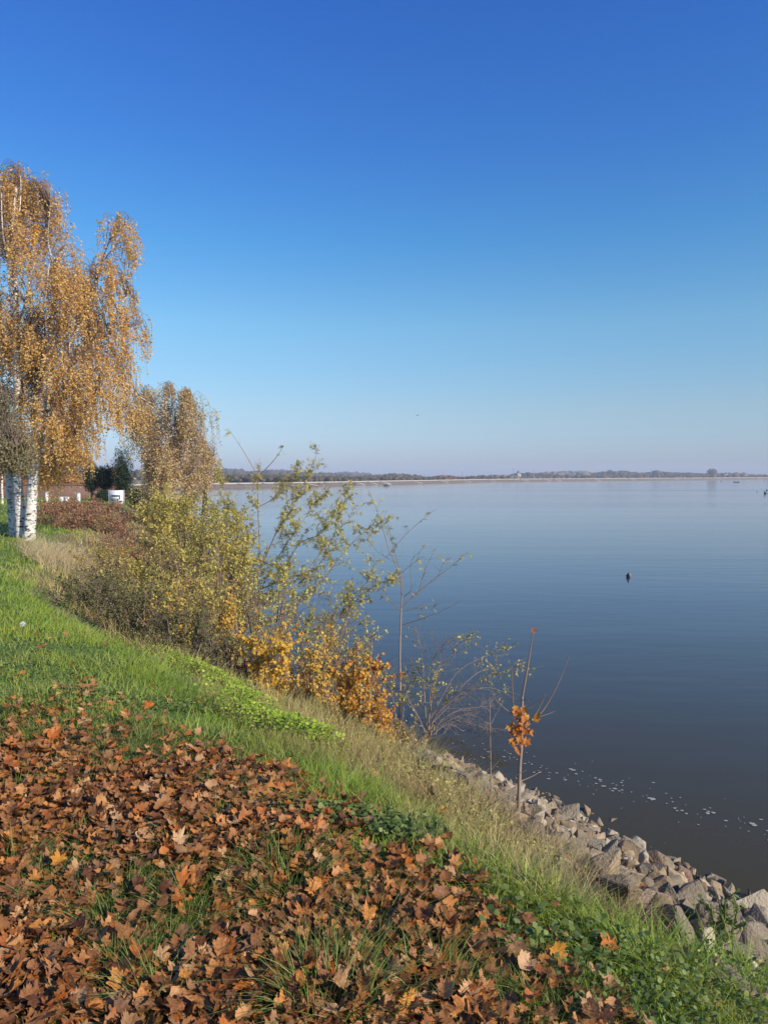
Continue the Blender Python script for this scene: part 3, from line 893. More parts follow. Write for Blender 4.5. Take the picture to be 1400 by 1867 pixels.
# prominent ones, traced
slope_rot = math.atan(.435)
heroes = [
    (1195, 1655, .34, 'reddish', 1, (.25, .5, .4), 'large reddish brown slab at the lower rim of the rocks'),
    (1105, 1610, .30, 'grey', 3, (.3, .3, .2), 'broad flat grey slab above the reddish rock'),
    (1190, 1590, .30, 'grey', 6, (.1, .4, -.3), 'smooth dark topped grey slab beside the broad flat slab'),
    (955, 1425, .36, 'tan', 2, (.5, -.2, 1.2), 'tall pointed rock standing behind the orange leaved sapling'),
    (985, 1470, .32, 'pale', 5, (.2, .3, .4), 'pale block to the right of the sapling trunk'),
    (930, 1408, .24, 'grey', 6, (.2, .2, .9), 'dark grey block at the waterline behind the sapling'),
    (1000, 1455, .30, 'pale', 8, (.3, .1, 1.9), 'pale upright rock at the waterline right of the sapling'),
    (1045, 1487, .26, 'brown', 2, (.2, .5, .8), 'small pointed brown rock sticking up at the waterline'),
    (1060, 1520, .34, 'grey', 9, (.3, .4, .5), 'grey wedge with a broad sunlit face'),
    (1075, 1545, .32, 'grey', 10, (.5, .3, 1.4), 'tilted grey slab in the middle of the pile'),
    (1052, 1548, .24, 'tan', 4, (.2, .1, .3), 'five sided tan rock beside the tilted grey slab'),
    (1145, 1562, .32, 'brown', 12, (.35, .5, .3), 'rounded dark brown boulder in the middle of the pile'),
    (1150, 1545, .18, 'tan', 7, (.5, .3, 1.2), 'small upright yellow tan rock at the waterline'),
    (1105, 1505, .22, 'brown', 12, (.4, .1, .3), 'rounded brown rock at the waterline'),
    (1215, 1575, .26, 'pale', 6, (.5, .3, .3), 'small pale rock with a bright face near the water'),
    (1300, 1610, .32, 'grey', 3, (.4, .2, -.5), 'long flat grey slab slanting towards the water'),
    (1245, 1640, .32, 'brown', 1, (.5, .3, -.5), 'long brown slab slanting down to the right'),
    (1290, 1670, .34, 'grey', 11, (.5, .2, -.6), 'long grey slab next to the long brown slab'),
    (1335, 1640, .26, 'pale', 5, (.3, .5, .3), 'pale fractured rock near the right edge'),
    (1370, 1710, .36, 'grey', 13, (.4, .3, .2), 'big grey boulder at the right edge of the photo'),
    (1350, 1750, .28, 'grey', 9, (.2, .3, .5), 'grey rock half hidden by the grass at lower right'),
    (1120, 1650, .22, 'dark', 0, (.2, .3, .1), 'dark rock in the hollow left of the reddish slab'),
    (1250, 1700, .28, 'tan', 14, (.3, .4, 0), 'tan rock under the leaning grass clump'),
    (1180, 1520, .18, 'grey', 15, (.3, .2, .6), 'small wet grey rock at the water'),
    (900, 1440, .26, 'pale', 4, (.3, .2, 1.4), 'pale stone left of the sapling trunk'),
    (870, 1408, .20, 'brown', 5, (.2, .1, .7), 'brown grey stone at the upper end of the rock bank'),
    (1230, 1530, .14, 'dark', 3, (.1, .1, .6), 'dark stone lying in the shallow water'),
]
placed = []
for (hx, hy, size, col, k, rot, lab) in heroes:
    p = on_ground(hx, hy, size * .12)
    size *= .80
    place_rock(p[0], p[1], p[2] + size * .02, size, col, k, rot, lab)
    placed.append((p[0], p[1], size * .42))
# the rest of the pile
tries = 0; auto = []
rng = random.Random(5)
while len(auto) < 270 and tries < 40000:
    tries += 1
    u = rng.uniform(1.0, 6.6)
    Dr = rng.uniform(.05, float(rock_top(u)) + .25)
    s = 6.4 - Dr
    x_ = .8 * s - .6 * u; y_ = .6 * s + .8 * u
    if not (abs(x_) < y_ * .60 + .3 and y_ > 2): continue
    D_ = float(sd(np.array([x_]), np.array([y_]))[0])
    size = rng.choice([.16, .18, .21, .24, .27, .31]) * (1.0 if D_ > .6 else .7)
    rad = size * .38
    if any((x_ - a) ** 2 + (y_ - b_) ** 2 < (.64 * (rad + c)) ** 2 for a, b_, c in placed): continue
    placed.append((x_, y_, rad))
    wl = D_ < .35; rim = Dr > rock_top(u) - .35
    col = rng.choice(['grey', 'grey', 'tan', 'brown', 'pale', 'grey', 'brown', 'reddish' if rng.random() < .3 else 'grey'])
    if D_ < .42: col = 'dark'
    cn = {'grey': 'grey', 'tan': 'tan', 'brown': 'brown', 'pale': 'pale grey', 'reddish': 'reddish brown', 'dark': 'dark wet'}[col]
    sz = 'small' if size < .18 else ('large' if size > .26 else 'midsize')
    where = 'at the water edge' if wl else ('beside the grass' if rim else 'amid the rock bank')
    part = 'by the right edge' if x_ / y_ > .36 else ('right of the sapling' if x_ / y_ > .2 else 'left of the sapling')
    auto.append(1)
    o = place_rock(x_, y_, gz(x_, y_) + size * rng.uniform(-.02, .12), size, col, rng.randrange(16),
               (rng.gauss(0, .45), rng.gauss(.2, .45), rng.uniform(0, 6.28)), f'{sz} {cn} rock {where}, {part}', st=(rng.uniform(.9, 1.35), rng.uniform(.8, 1.15), rng.uniform(.85, 1.3)))
# chips and gravel between them
gm = MB()
n = 1200
u = RS.uniform(.5, 6.8, n); Dr = RS.uniform(-.5, 1, n) * 0 + RS.uniform(0, 1, n) * (rock_top(u) + .30) - .4
s = 6.4 - Dr; x = .8 * s - .6 * u; y = .6 * s + .8 * u
rsz = RS.uniform(.05, .17, n) * np.where(RS.rand(n) < .25, 1.3, 1)
sel = RS.randint(0, 8, n); sel2 = RS.randint(0, 4, n)
cols_ = ['grey', 'tan', 'brown', 'pale']
for k in range(8):
    me = rock_me('grey', k); tv = np.array([v.co[:] for v in me.vertices]); tf = np.array([list(f.vertices) for f in me.polygons])
    for c in range(4):
        q = (sel == k) & (sel2 == c)
        inst(gm, tv, tf, np.stack([x, y, ground(x, y) + .3 * rsz], 1)[q], rand_dirs(q.sum()), rand_dirs(q.sum()), rsz[q], c)
tag(gm.build('rubble', [M['rock_' + c] for c in cols_]), 'small broken stones filling the gaps between the rocks', 'rubble', kind='stuff')

# white scrap among the stones, fallen branch
def scrap():
    p = on_ground(828, 1428)
    bm = bmesh.new()
    n = 9
    grid = [[bm.verts.new((p[0] + (i / n - .5) * .16, p[1] + (j / n - .5) * .12, p[2] + .04 + .035 * math.sin(i * 1.9 + j) * math.cos(j * 1.7 - i * .6))) for j in range(n)] for i in range(n)]
    for i in range(n - 1):
        for j in range(n - 1): bm.faces.new((grid[i][j], grid[i + 1][j], grid[i + 1][j + 1], grid[i][j + 1]))
    me = bpy.data.meshes.new('plastic_bag'); bm.to_mesh(me); bm.free(); me.materials.append(M['white'])
    o = bpy.data.objects.new('plastic_bag', me); COL.objects.link(o)
    tag(o, 'crumpled white plastic scrap lying between the stones', 'litter')
scrap()
b = MB()
pp = [on_ground(795, 1397, .10), on_ground(838, 1405, .16), on_ground(878, 1430, .06)]
tubes(b, spline(pp, 12), np.linspace(.012, .006, 12), 6)
tag(b.build_at('fallen_branch', M['twig_grey'], pp[0]), 'pale bare branch lying across the stones below the twiggy shrub', 'branch')

# foam flecks drifting off the rocks
gm = MB()
fl = []
for _ in range(130):
    t = rng.random(); ux = 830 + (1400 - 830) * t
    uy = 1365 + (1530 - 1365) * ((ux - 830) / 570) ** 1.0 + rng.gauss(0, 9)
    cxp = ux + rng.gauss(0, 10)
    if rng.random() < .3: uy += rng.gauss(0, 16)
    v = (uy - 867); Yd = H_EYE * F_PX / v
    fl.append((px(cxp, uy, Yd)[0], Yd, rng.choice([.005, .006, .009, .014])))
for hx, hy in [(1185, 1468), (1190, 1470), (1100, 1445), (1290, 1497), (1300, 1496), (1375, 1520), (1370, 1516), (1040, 1413), (1120, 1450), (1045, 1415)]:
    Yd = H_EYE * F_PX / (hy - 867); fl.append((px(hx, hy, Yd)[0], Yd, .02))
for (fx, fyy, r_) in fl:
    k = 8; an = np.arange(k) * 2 * PI / k
    rr = r_ * RS.uniform(.6, 1.25, k)
    Vv = np.stack([fx + np.cos(an) * rr * 1.5, fyy + np.sin(an) * rr * 1.1, np.full(k, .006)], 1)
    Vt = np.concatenate([Vv, [[fx, fyy, .010]]])
    gm.add(Vt, [[i, (i + 1) % k, k] for i in range(k)])
tag(gm.build('foam', M['foam']), 'white foam flecks drifting in a band off the rocks', 'foam', kind='stuff')

# ------------------------------------------------------------------ woody plants
def path_px(pts, Y0, drift=0.0, seed=0, n=14):
    """limb traced in the picture, given real depth round Y0"""
    r = random.Random(seed)
    sl = r.uniform(-1, 1) * drift
    m = len(pts); out = []
    for i, (a, b_) in enumerate(pts):
        out.append(px(a, b_, Y0 + sl * i / max(1, m - 1)))
    return spline(out, n)

def side_twigs(paths, per, length, up=.5, start=.25, spread=.9, seg=6, seed=None, droop=0.0):
    """second order twigs off given paths -> M x seg x 3"""
    out = []
    for P in paths:
        n = per if isinstance(per, int) else per(P)
        L = np.linalg.norm(np.diff(P, axis=0), axis=1).sum()
        for _ in range(n):
            t = RS.uniform(start, 1) * (len(P) - 1.001)
            i = int(t); f = t - i
            p = P[i] * (1 - f) + P[i + 1] * f
            tang = norm(P[min(i + 1, len(P) - 1)] - P[i])
            d = norm(tang * .7 + rand_dirs(1)[0] * spread + np.array([0, 0, up]))
            l = length * RS.uniform(.4, 1.1) * (1 - .45 * t / len(P))
            q = [p]
            for s in range(seg - 1):
                d = norm(d + RS.normal(0, .13, 3) + np.array([0, 0, -droop]))
                q.append(q[-1] + d * l / (seg - 1))
            out.append(q)
    return np.array(out) if out else np.zeros((0, seg, 3))

def along(paths, step, tmin=0.0):
    """sample points and tangents along M x N x 3 paths"""
    pos = []; tan = []
    for P in paths:
        seg = np.linalg.norm(np.diff(P, axis=0), axis=1); L = seg.sum()
        k = max(1, int(L / step))
        t = np.sort(RS.uniform(tmin, 1, k)) * (len(P) - 1.001)
        i = t.astype(int); f = (t - i)[:, None]
        pos.append(P[i] * (1 - f) + P[i + 1] * f); tan.append(norm(P[i + 1] - P[i]))
    return (np.concatenate(pos), np.concatenate(tan)) if pos else (np.zeros((0, 3)), np.zeros((0, 3)))

def leaves_on(mb, paths, tpl, step, size, up=.0, out=1.0, hang=0.0, tmin=.1, width=1.0, mi=0, dens=1.0, clumpy=0.0, off=0.0):
    pos, tan = along(paths, step / dens, tmin)
    if len(pos) == 0: return
    if clumpy:
        q = vnoise(pos[:, 0] + pos[:, 2] * .7, pos[:, 1] + pos[:, 2], 2.2, 91)
        k = RS.rand(len(pos)) < np.clip((q - clumpy) * 5 + .3, .03, 1)
        pos, tan = pos[k], tan[k]
    n = len(pos)
    if off: pos = pos + RS.normal(0, off, pos.shape)
    d = norm(tan * .4 + rand_dirs(n) * out + np.array([0, 0, up - hang]))
    nn = norm(rand_dirs(n) * .8 + np.array([0, 0, 1.0]))
    s = RS.uniform(.65, 1.2, n) * size
    inst(mb, tpl[0], tpl[1], pos, d, nn, np.stack([s * width, s, s], 1), mi)

def limb_r(n, r0, r1): return np.linspace(1, 0, n) ** 1.1 * (r0 - r1) + r1

# --- the feathery yellow-green shrub in the middle (pinnate leaves)
def z6(x, y): return (380 + x / 2.917, 780 + y / 2.917)
base_px = (442, 1185)
Yr = on_ground(445, 1200)[1] + .2
limbs = [
    ([(190, 1170), (195, 1080), (250, 1000), (275, 760), (262, 400), (265, 260)], .0, .030),
    ([(265, 260), (190, 130), (105, 0)], .1, .010),
    ([(265, 260), (350, 170), (400, 95)], -.2, .010),
    ([(275, 760), (360, 560), (440, 440), (520, 270), (580, 130)], .5, .016),
    ([(190, 1170), (180, 1020), (110, 930), (40, 870)], -.5, .014),
    ([(195, 1080), (150, 960), (120, 760), (60, 560), (20, 420)], -.6, .014),
    ([(250, 1050), (400, 980), (560, 870), (700, 690), (820, 560), (980, 470)], .7, .016),
    ([(240, 1060), (330, 900), (440, 860), (610, 700), (700, 460), (740, 330)], -.5, .016),
    ([(195, 1150), (400, 1050), (620, 1010), (740, 960), (880, 840), (1000, 800)], .6, .015),
    ([(430, 1110), (560, 1080), (700, 1070), (830, 1040)], -.3, .010),
    ([(262, 700), (400, 760), (500, 780), (650, 590), (830, 400)], .4, .012),
    ([(262, 560), (160, 480), (90, 330), (60, 280)], .4, .010),
    ([(265, 420), (340, 380), (440, 290), (470, 240)], -.5, .009),
    ([(250, 1000), (300, 820), (400, 640), (520, 470), (610, 360)], -.8, .013),
    ([(275, 860), (380, 800), (480, 620), (600, 560), (680, 430)], .9, .012),
    ([(700, 1000), (760, 900), (860, 800), (880, 700)], .4, .008),
    ([(180, 1100), (130, 1000), (60, 960), (-10, 900)], .5, .012),
    ([(262, 900), (170, 740), (130, 620), (140, 480), (90, 400)], -.9, .012),
]
root = empty('feathery_shrub', px(*base_px, Yr), 'tall open shrub with feathery yellow green leaflets and long bare shoots over the water', 'shrub')
paths = []
b = MB()
for i, (pts, dr, r0) in enumerate(limbs):
    P = path_px([z6(*q) for q in pts], Yr + (0 if i in (0,) else RS.uniform(-.15, .15)), dr, i, 14)
    if i not in (0,):
        # start exactly on the stem that carries it
        pass
    paths.append(P)
    tubes(b, P, limb_r(14, r0, .003), 6)
b.build('stem', M['twig'], root, smooth=True)
tw = side_twigs(paths[:1], 20, .7, .35, .2) ; tw2 = side_twigs(paths[3:], lambda P: int(4 + 9 * np.linalg.norm(np.diff(P, axis=0), axis=1).sum()), .50, .15, .05)
tw = np.concatenate([tw, tw2])
tw3 = side_twigs(list(tw), 4, .28, .2, .2)
b = MB(); tubes(b, tw, np.linspace(.005, .0016, 6), 4); tubes(b, tw3, np.linspace(.0025, .001, 6), 3)
b.build('twigs', M['twig'], root)
b = MB()
leaves_on(b, tw, T_PINN, .036, .070, out=1.0, hang=.25, width=1.5, clumpy=.05)
leaves_on(b, tw3, T_PINN, .036, .062, out=1.0, hang=.25, width=1.5, clumpy=.05)
leaves_on(b, paths[3:], T_PINN, .12, .09, out=1.0, hang=.2, tmin=.3)
leaves_on(b, paths[1:3], T_PINN, .20, .13, out=1.0, hang=.2, tmin=.6)
b.build('foliage', M['robinia_leaf'], root)

# --- the nearly bare sapling in front of the water
Ys = on_ground(728, 1318)[1] + .1
limbs = [
    ([(1005, 1560), (1020, 1400), (1018, 1200), (1025, 960)], .0, .022, .013),
    ([(1025, 960), (1022, 800), (960, 650), (935, 560), (900, 450), (850, 330)], .3, .010, .003),
    ([(1025, 960), (1120, 870), (1220, 790), (1300, 730), (1380, 660)], -.3, .010, .003),
    ([(1120, 870), (1150, 760), (1210, 635)], .2, .006, .002),
    ([(945, 690), (1020, 600), (1100, 520), (1210, 430)], .4, .005, .002),
    ([(1025, 975), (960, 920), (880, 860), (820, 835)], .3, .007, .002),
    ([(1030, 1050), (1120, 1020), (1230, 980), (1340, 920)], -.5, .006, .002),
    ([(1025, 980), (1100, 960), (1190, 950), (1250, 925)], .4, .005, .002),
    ([(1025, 960), (1030, 820), (990, 660), (950, 500), (930, 470)], -.3, .007, .002),
    ([(1040, 900), (1080, 850), (1075, 720), (1140, 640)], .5, .005, .002),
    ([(1220, 790), (1250, 720), (1290, 690)], .2, .003, .0015),
    ([(1000, 720), (900, 660), (850, 590), (790, 540)], -.4, .004, .0015),
    ([(1000, 790), (1090, 720), (1150, 680)], -.3, .004, .0015),
]
root = empty('bare_sapling', px(726, 1316, Ys), 'slender nearly leafless sapling forking wide in front of the water', 'sapling')
sp_ = []; b = MB(); b2 = MB()
for i, (pts, dr, r0, r1) in enumerate(limbs):
    P = path_px([z6(*q) for q in pts], Ys, dr if i else 0, 40 + i, 14); sp_.append(P)
    tubes(b if i == 0 else b2, P, limb_r(14, r0, r1), 6)
b.build('trunk', M['twig_grey'], root, smooth=True)
tw = side_twigs(sp_[1:], 8, .30, .25, .15)
tubes(b2, tw, np.linspace(.0025, .001, 6), 3)
b2.build('branches', M['twig'], root)
b = MB()
leaves_on(b, list(tw[::2]) + [p[9:] for p in sp_[1:5]], T_PINN, .09, .08, hang=.3, clumpy=.38, width=1.4)
b.build('foliage', M['robinia_leaf'], root)

# --- twiggy shrub leaning over the shore
def z7(x, y): return (660 + x / 3.182, 1120 + y / 3.182)
Yt = on_ground(782, 1365)[1] + .1
limbs = [
    ([(385, 770), (390, 600), (420, 400), (470, 165)], .2, .015),
    ([(385, 770), (370, 600), (355, 350), (340, 200), (310, 70)], -.2, .012),
    ([(400, 700), (420, 600), (560, 470), (700, 380), (850, 320), (940, 285)], .5, .012),
    ([(430, 800), (440, 640), (560, 560), (680, 540), (800, 530)], -.4, .010),
    ([(440, 800), (470, 700), (540, 620), (650, 640), (790, 700)], .3, .008),
    ([(400, 600), (480, 450), (560, 330), (700, 250), (900, 180)], -.3, .009),
    ([(360, 460), (420, 250), (520, 140), (640, 120)], .4, .007),
    ([(390, 650), (450, 560), (600, 400), (690, 330), (780, 320)], .7, .008),
    ([(380, 700), (300, 560), (240, 500), (180, 420)], .4, .007),
    ([(390, 720), (500, 640), (620, 700), (700, 715)], -.4, .006),
    ([(400, 640), (520, 520), (640, 440), (760, 430), (850, 470)], -.6, .007),
    ([(385, 740), (330, 600), (250, 450), (280, 330), (330, 290)], -.5, .007),
    ([(400, 560), (400, 430), (500, 280), (560, 170), (620, 150)], .5, .007),
    ([(395, 690), (540, 600), (650, 590), (740, 640)], .2, .006),
    ([(200, 620), (170, 450), (120, 320)], .3, .007), ([(230, 640), (260, 450), (330, 300)], -.3, .007),
]
root = empty('twiggy_shrub', px(782, 1362, Yt), 'fine twiggy shrub with few yellow leaves arching over the shore', 'shrub')
pa = []; b = MB()
for i, (pts, dr, r0) in enumerate(limbs):
    P = path_px([z7(*q) for q in pts], Yt, dr, 70 + i, 14); pa.append(P)
    tubes(b, P, limb_r(14, r0, .002), 5)
b.build('stem', M['twig_grey'], root, smooth=True)
tw = side_twigs(pa, 20, .42, .12, .2, droop=.03)
tw3 = side_twigs(list(tw), 3, .2, .1, .2)
b = MB(); tubes(b, tw, np.linspace(.0028, .001, 6), 3); tubes(b, tw3, np.linspace(.0015, .0008, 6), 3)
b.build('twigs', M['twig_grey'], root)
b = MB()
hi = [q for q in tw if q[-1][2] > px(700, 1285, Yt)[2]]
leaves_on(b, hi, T_OVAL, .022, .032, hang=.3, clumpy=.36, width=1.1)
leaves_on(b, pa[:3] + pa[5:7], T_OVAL, .03, .036, hang=.3, tmin=.55, clumpy=.45)
b.build('foliage', M['robinia_leaf'], root)

# --- orange-leaved sapling standing on the rocks
Yo = on_ground(944, 1508)[1]
limbs = [
    ([(905, 1260), (915, 900), (925, 760), (930, 480)], 0, .015, .009),
    ([(930, 480), (965, 280), (980, 180), (995, 90)], .1, .0075, .003),
    ([(905, 580), (880, 540), (872, 430), (870, 310)], -.1, .006, .003),
    ([(945, 660), (1000, 610), (1060, 545), (1140, 400), (1200, 245)], .2, .007, .0025),
    ([(945, 650), (1000, 590), (1040, 520), (1065, 465)], -.2, .005, .002),
    ([(1030, 595), (1080, 580), (1120, 562)], .1, .003, .0015),
    ([(930, 560), (980, 540), (1030, 510), (1060, 480)], .3, .004, .002),
    ([(870, 580), (820, 540), (770, 490)], .2, .003, .0015),
    ([(920, 970), (980, 945), (1040, 912)], -.2, .004, .0015),
    ([(905, 960), (890, 940), (955, 905)], .2, .003, .0015),
    ([(930, 500), (950, 495), (980, 520)], .2, .003, .0015),
]
root = empty('orange_sapling', px(944, 1512, Yo), 'young sapling on the rocks with one cluster of hanging orange leaves', 'sapling')
b = MB(); b2 = MB(); so = []
for i, (pts, dr, r0, r1) in enumerate(limbs):
    P = path_px([z7(*q) for q in pts], Yo, dr if i else 0, 90 + i, 12); so.append(P)
    tubes(b if i == 0 else b2, P, limb_r(12, r0, r1), 7)
b.build('trunk', M['twig_grey'], root, smooth=True); b2.build('branches', M['twig'], root)
b = MB()
n = 70
c0 = px(*z7(912, 640), Yo)
pos = c0 + RS.normal(0, 1, (n, 3)) * np.array([.034, .045, .075])
pos = np.concatenate([pos, px(*z7(1015, 600), Yo) + RS.normal(0, .015, (4, 3)), px(*z7(995, 92), Yo + .1) + RS.normal(0, .005, (1, 3)), px(*z7(955, 745), Yo) + RS.normal(0, .015, (4, 3)), px(*z7(870, 735), Yo) + RS.normal(0, .02, (5, 3))])
n = len(pos)
for k in range(4):
    q = np.arange(n) % 4 == k
    inst(b, *TEMPL[k], pos[q], norm(rand_dirs(q.sum()) * .5 + [0, 0, -1]), norm(rand_dirs(q.sum()) * .7 + [.3, -1, 0.2]), RS.uniform(.035, .062, q.sum()))
b.build('foliage', M['orange_sapling'], root)

# thin dead stem left of it
b = MB(); P = path_px([z7(750, 1180), z7(745, 800), z7(740, 480)], Yo + .3, .0, 3, 8)
tubes(b, P, np.linspace(.006, .0025, 8), 5)
tubes(b, side_twigs([P], 9, .25, .3, .3), np.linspace(.002, .001, 6), 3)
tag(b.build_at('dead_stem', M['twig_grey'], P[0]), 'thin straight dead weed stem between the twiggy shrub and the orange sapling', 'stem')

# --- generic bushy shrub
def bush(name, label, base, h, wx, wy, mats, tpl, nstem=9, ntw=14, twl=.5, step=.05, size=.05, width=1.0, clumpy=0.0, lean=(0, 0), up=.35, hang=.15, group=None,
         wood='twig', density=1.0, cat='shrub', extra=2, low=.15):
    base = np.asarray(base, float)
    root = empty(name, base, label, cat, group)
    st = []; b = MB()
    for i in range(nstem):
        a = 2 * PI * i / nstem + RS.uniform(-.4, .4)
        q = RS.uniform(.25, 1)
        tip = base + np.array([math.cos(a) * wx * q + lean[0], math.sin(a) * wy * q + lean[1], h * RS.uniform(.7, 1.0) * (1 - .25 * q * q)])
        s0 = base + np.array([math.cos(a) * wx * .12, math.sin(a) * wy * .12, -.08])
        m = s0 * .5 + tip * .5 + np.array([math.cos(a) * wx * .05, math.sin(a) * wy * .05, h * .10])
        P = spline([s0, m, tip], 12); st.append(P)
        tubes(b, P, limb_r(12, .006 + .007 * h, .003), 5)
    b.build('stem', M[wood], root, smooth=True)
    tw = side_twigs(st, ntw, twl, up, low)
    t3 = side_twigs(list(tw), extra, twl * .5, up * .5, .1)
    b = MB(); tubes(b, tw, np.linspace(.004, .0015, 6), 3)
    if len(t3): tubes(b, t3, np.linspace(.002, .001, 6), 3)
    b.build('twigs', M[wood], root)
    b = MB()
    leaves_on(b, tw, tpl, step, size, hang=hang, width=width, clumpy=clumpy, dens=density)
    if len(t3): leaves_on(b, list(t3), tpl, step, size, hang=hang, width=width, clumpy=clumpy, dens=density)
    b.build('foliage', M[mats], root)
    return root

def gp(x, Y, dz=0.0):
    """a point on the ground at distance Y under picture column x"""
    X = (x - 700) / F_PX * Y
    return np.array([X, Y, gz(X, Y) + dz])

# yellow-green willows and mixed shrubs of the bank, from the middle leftwards and away
bush('willow_shrub', 'yellow green narrow leaved shrub left of the feathery shrub', gp(385, 12.5), 2.75, 1.2, 1.0, 'yg_leaf', T_NARR, 18, 20, .6, .030, .062, width=1.8, clumpy=.16)
bush('willow_shrub', 'tall olive yellow shrub below the distant weeping birch', gp(335, 16), 2.95, 1.25, 1.3, 'yg_leaf', T_NARR, 18, 20, .75, .036, .075, width=1.8, clumpy=.16)
bush('willow_shrub', 'sunlit yellow shrub reaching towards the dam end', gp(395, 19), 3.0, 1.3, 1.3, 'yg_leaf', T_NARR, 16, 18, .8, .042, .085, width=1.8, clumpy=.16)
bush('willow_shrub', 'light olive shrub beside the white notice board', gp(300, 26), 2.4, 1.1, 1.2, 'yg_leaf', T_NARR, 15, 17, .9, .05, .11, width=1.7, clumpy=.2)
bush('brown_shrub', 'brown twiggy shrub with sparse olive leaves in the middle of the thicket', gp(285, 14), 1.6, 1.35, 1.1, 'olive_leaf', T_DIAM, 15, 16, .5, .026, .042, clumpy=.15, wood='twig')
bush('brown_shrub', 'brownish shrub under the yellow green willow', gp(360, 11.2), 1.5, .9, .7, 'olive_leaf', T_DIAM, 13, 14, .42, .022, .038, clumpy=.15, wood='twig')
bush('brown_shrub', 'olive brown shrub beside the straw grass', gp(205, 15), 1.0, 1.1, 1.0, 'olive_leaf', T_DIAM, 14, 14, .45, .026, .042, clumpy=.15, wood='twig')
bush('bramble', 'dark green bramble thicket at the left end of the bank', gp(165, 11), .72, .8, .7, 'bramble_leaf', T_DIAM, 16, 18, .32, .03, .04, clumpy=.2, up=.1, group='brambles at the foot of the thicket')
bush('bramble', 'dark bramble mound in the shade below the brown shrubs', gp(245, 9.8), .85, .75, .6, 'bramble_leaf', T_DIAM, 16, 18, .32, .028, .036, clumpy=.2, up=.1, group='brambles at the foot of the thicket')
bush('bramble', 'dark bramble mound beside the yellow maple sapling', gp(330, 8.9), .75, .65, .5, 'bramble_leaf', T_DIAM, 16, 18, .28, .028, .034, clumpy=.2, up=.1, group='brambles at the foot of the thicket')
bush('bramble', 'dark bramble at the foot of the feathery shrub', gp(405, 8.3), .55, .5, .4, 'bramble_leaf', T_DIAM, 14, 16, .24, .028, .03, clumpy=.2, up=.1, group='brambles at the foot of the thicket')
bush('willow_shrub', 'golden olive shrub filling the gap behind the golden maple', gp(425, 14.5), 2.2, .9, .9, 'yg_leaf', T_NARR, 14, 16, .5, .034, .07, width=1.8, clumpy=.18)
bush('willow_shrub', 'yellow green shrub at the front of the thicket above the dark brambles', gp(265, 12.2), 1.25, .9, .7, 'yg_leaf', T_NARR, 13, 13, .5, .026, .058, width=1.8, clumpy=.2)
bush('willow_shrub', 'yellow green shrub at the front of the thicket behind the yellow maple', gp(345, 10.4), 1.35, .8, .6, 'yg_leaf', T_NARR, 13, 13, .45, .026, .052, width=1.8, clumpy=.2)
bush('wispy_shrub', 'wispy yellow green shrub behind the trunk of the feathery shrub', gp(480, 11.6), 2.1, .8, .6, 'robinia_leaf', T_NARR, 12, 14, .5, .04, .055, width=2.0, clumpy=.28)
bush('wispy_shrub', 'wispy shrub between the feathery shrub and the bare sapling', gp(575, 10.3), 1.9, .75, .5, 'robinia_leaf', T_NARR, 12, 14, .5, .045, .05, width=2.0, clumpy=.32)
bush('wispy_shrub', 'low wispy olive shrub left of the bare sapling', gp(655, 8.8), 1.25, .45, .4, 'robinia_leaf', T_NARR, 11, 13, .36, .035, .045, width=2.0, clumpy=.30)
bush('red_leaved_shrub', 'small shrub with dark red leaves in the thicket', gp(240, 17.5), 1.0, .45, .4, 'red_leaf', T_DIAM, 7, 8, .3, .04, .045, clumpy=.2)
for (X_, Y_, h_, wx_, lab) in [(120, 24, 1.0, 1.6, 'reddish brown leafless shrub right behind the birches'), (185, 25, 1.0, 1.7, 'reddish brown shrub in the middle of the brown bank'),
                               (165, 31, .8, 2.0, 'reddish brown shrub near the crest of the far bank'), (235, 22, 1.05, 1.3, 'reddish brown shrub next to the olive willow'),
                               (100, 30, .8, 1.6, 'reddish brown shrub at the upper left of the brown bank')]:
    bush('spirea_shrub', lab, gp(X_, Y_, -.3), h_, wx_, 1.5, 'brown_twig_leaf', T_DIAM, 17, 20, .55, .055, .062, clumpy=.15, wood='twig', group='reddish brown shrubs on the far bank', extra=3)
bush('willow_shrub', 'wispy yellow green shrub in front of the brown shrubs', gp(205, 18.5), .95, .7, .6, 'yg_leaf', T_NARR, 9, 9, .5, .07, .08, width=1.4, clumpy=.5)

# straw grass clump behind the brambles
gm = MB()
for (sx_, Y_) in [(112, 15.8), (132, 15.2), (148, 16.8), (95, 17.0)]:
    p = gp(sx_, Y_)
    n = 900; a = RS.uniform(0, 2 * PI, n); rr = np.sqrt(RS.uniform(0, 1, n)) * .8
    blades(gm, p[0] + np.cos(a) * rr, p[1] + np.sin(a) * rr, RS.uniform(.2, .5, n), np.full(n, .009), .9, .8, 3, leandir=np.tile([[.5, -.3]], (n, 1)))
tag(gm.build('straw_grass', M['straw']), 'tall bleached straw grass below the birches', 'grass', kind='stuff')
for i, (sx_, Y_, s_) in enumerate([(108, 18.5, .26), (122, 19.2, .28), (140, 19.0, .24), (150, 18.3, .26), (165, 18.7, .24), (172, 16.6, .25)]):
    p = gp(sx_, Y_)
    place_rock(p[0], p[1], p[2] + .05, s_, ['pale', 'tan', 'pale', 'grey'][i % 4], i, (.3, .2, i * 1.3), 'pale stone on the bay bank behind the straw grass', 'pale stones on the bay bank')

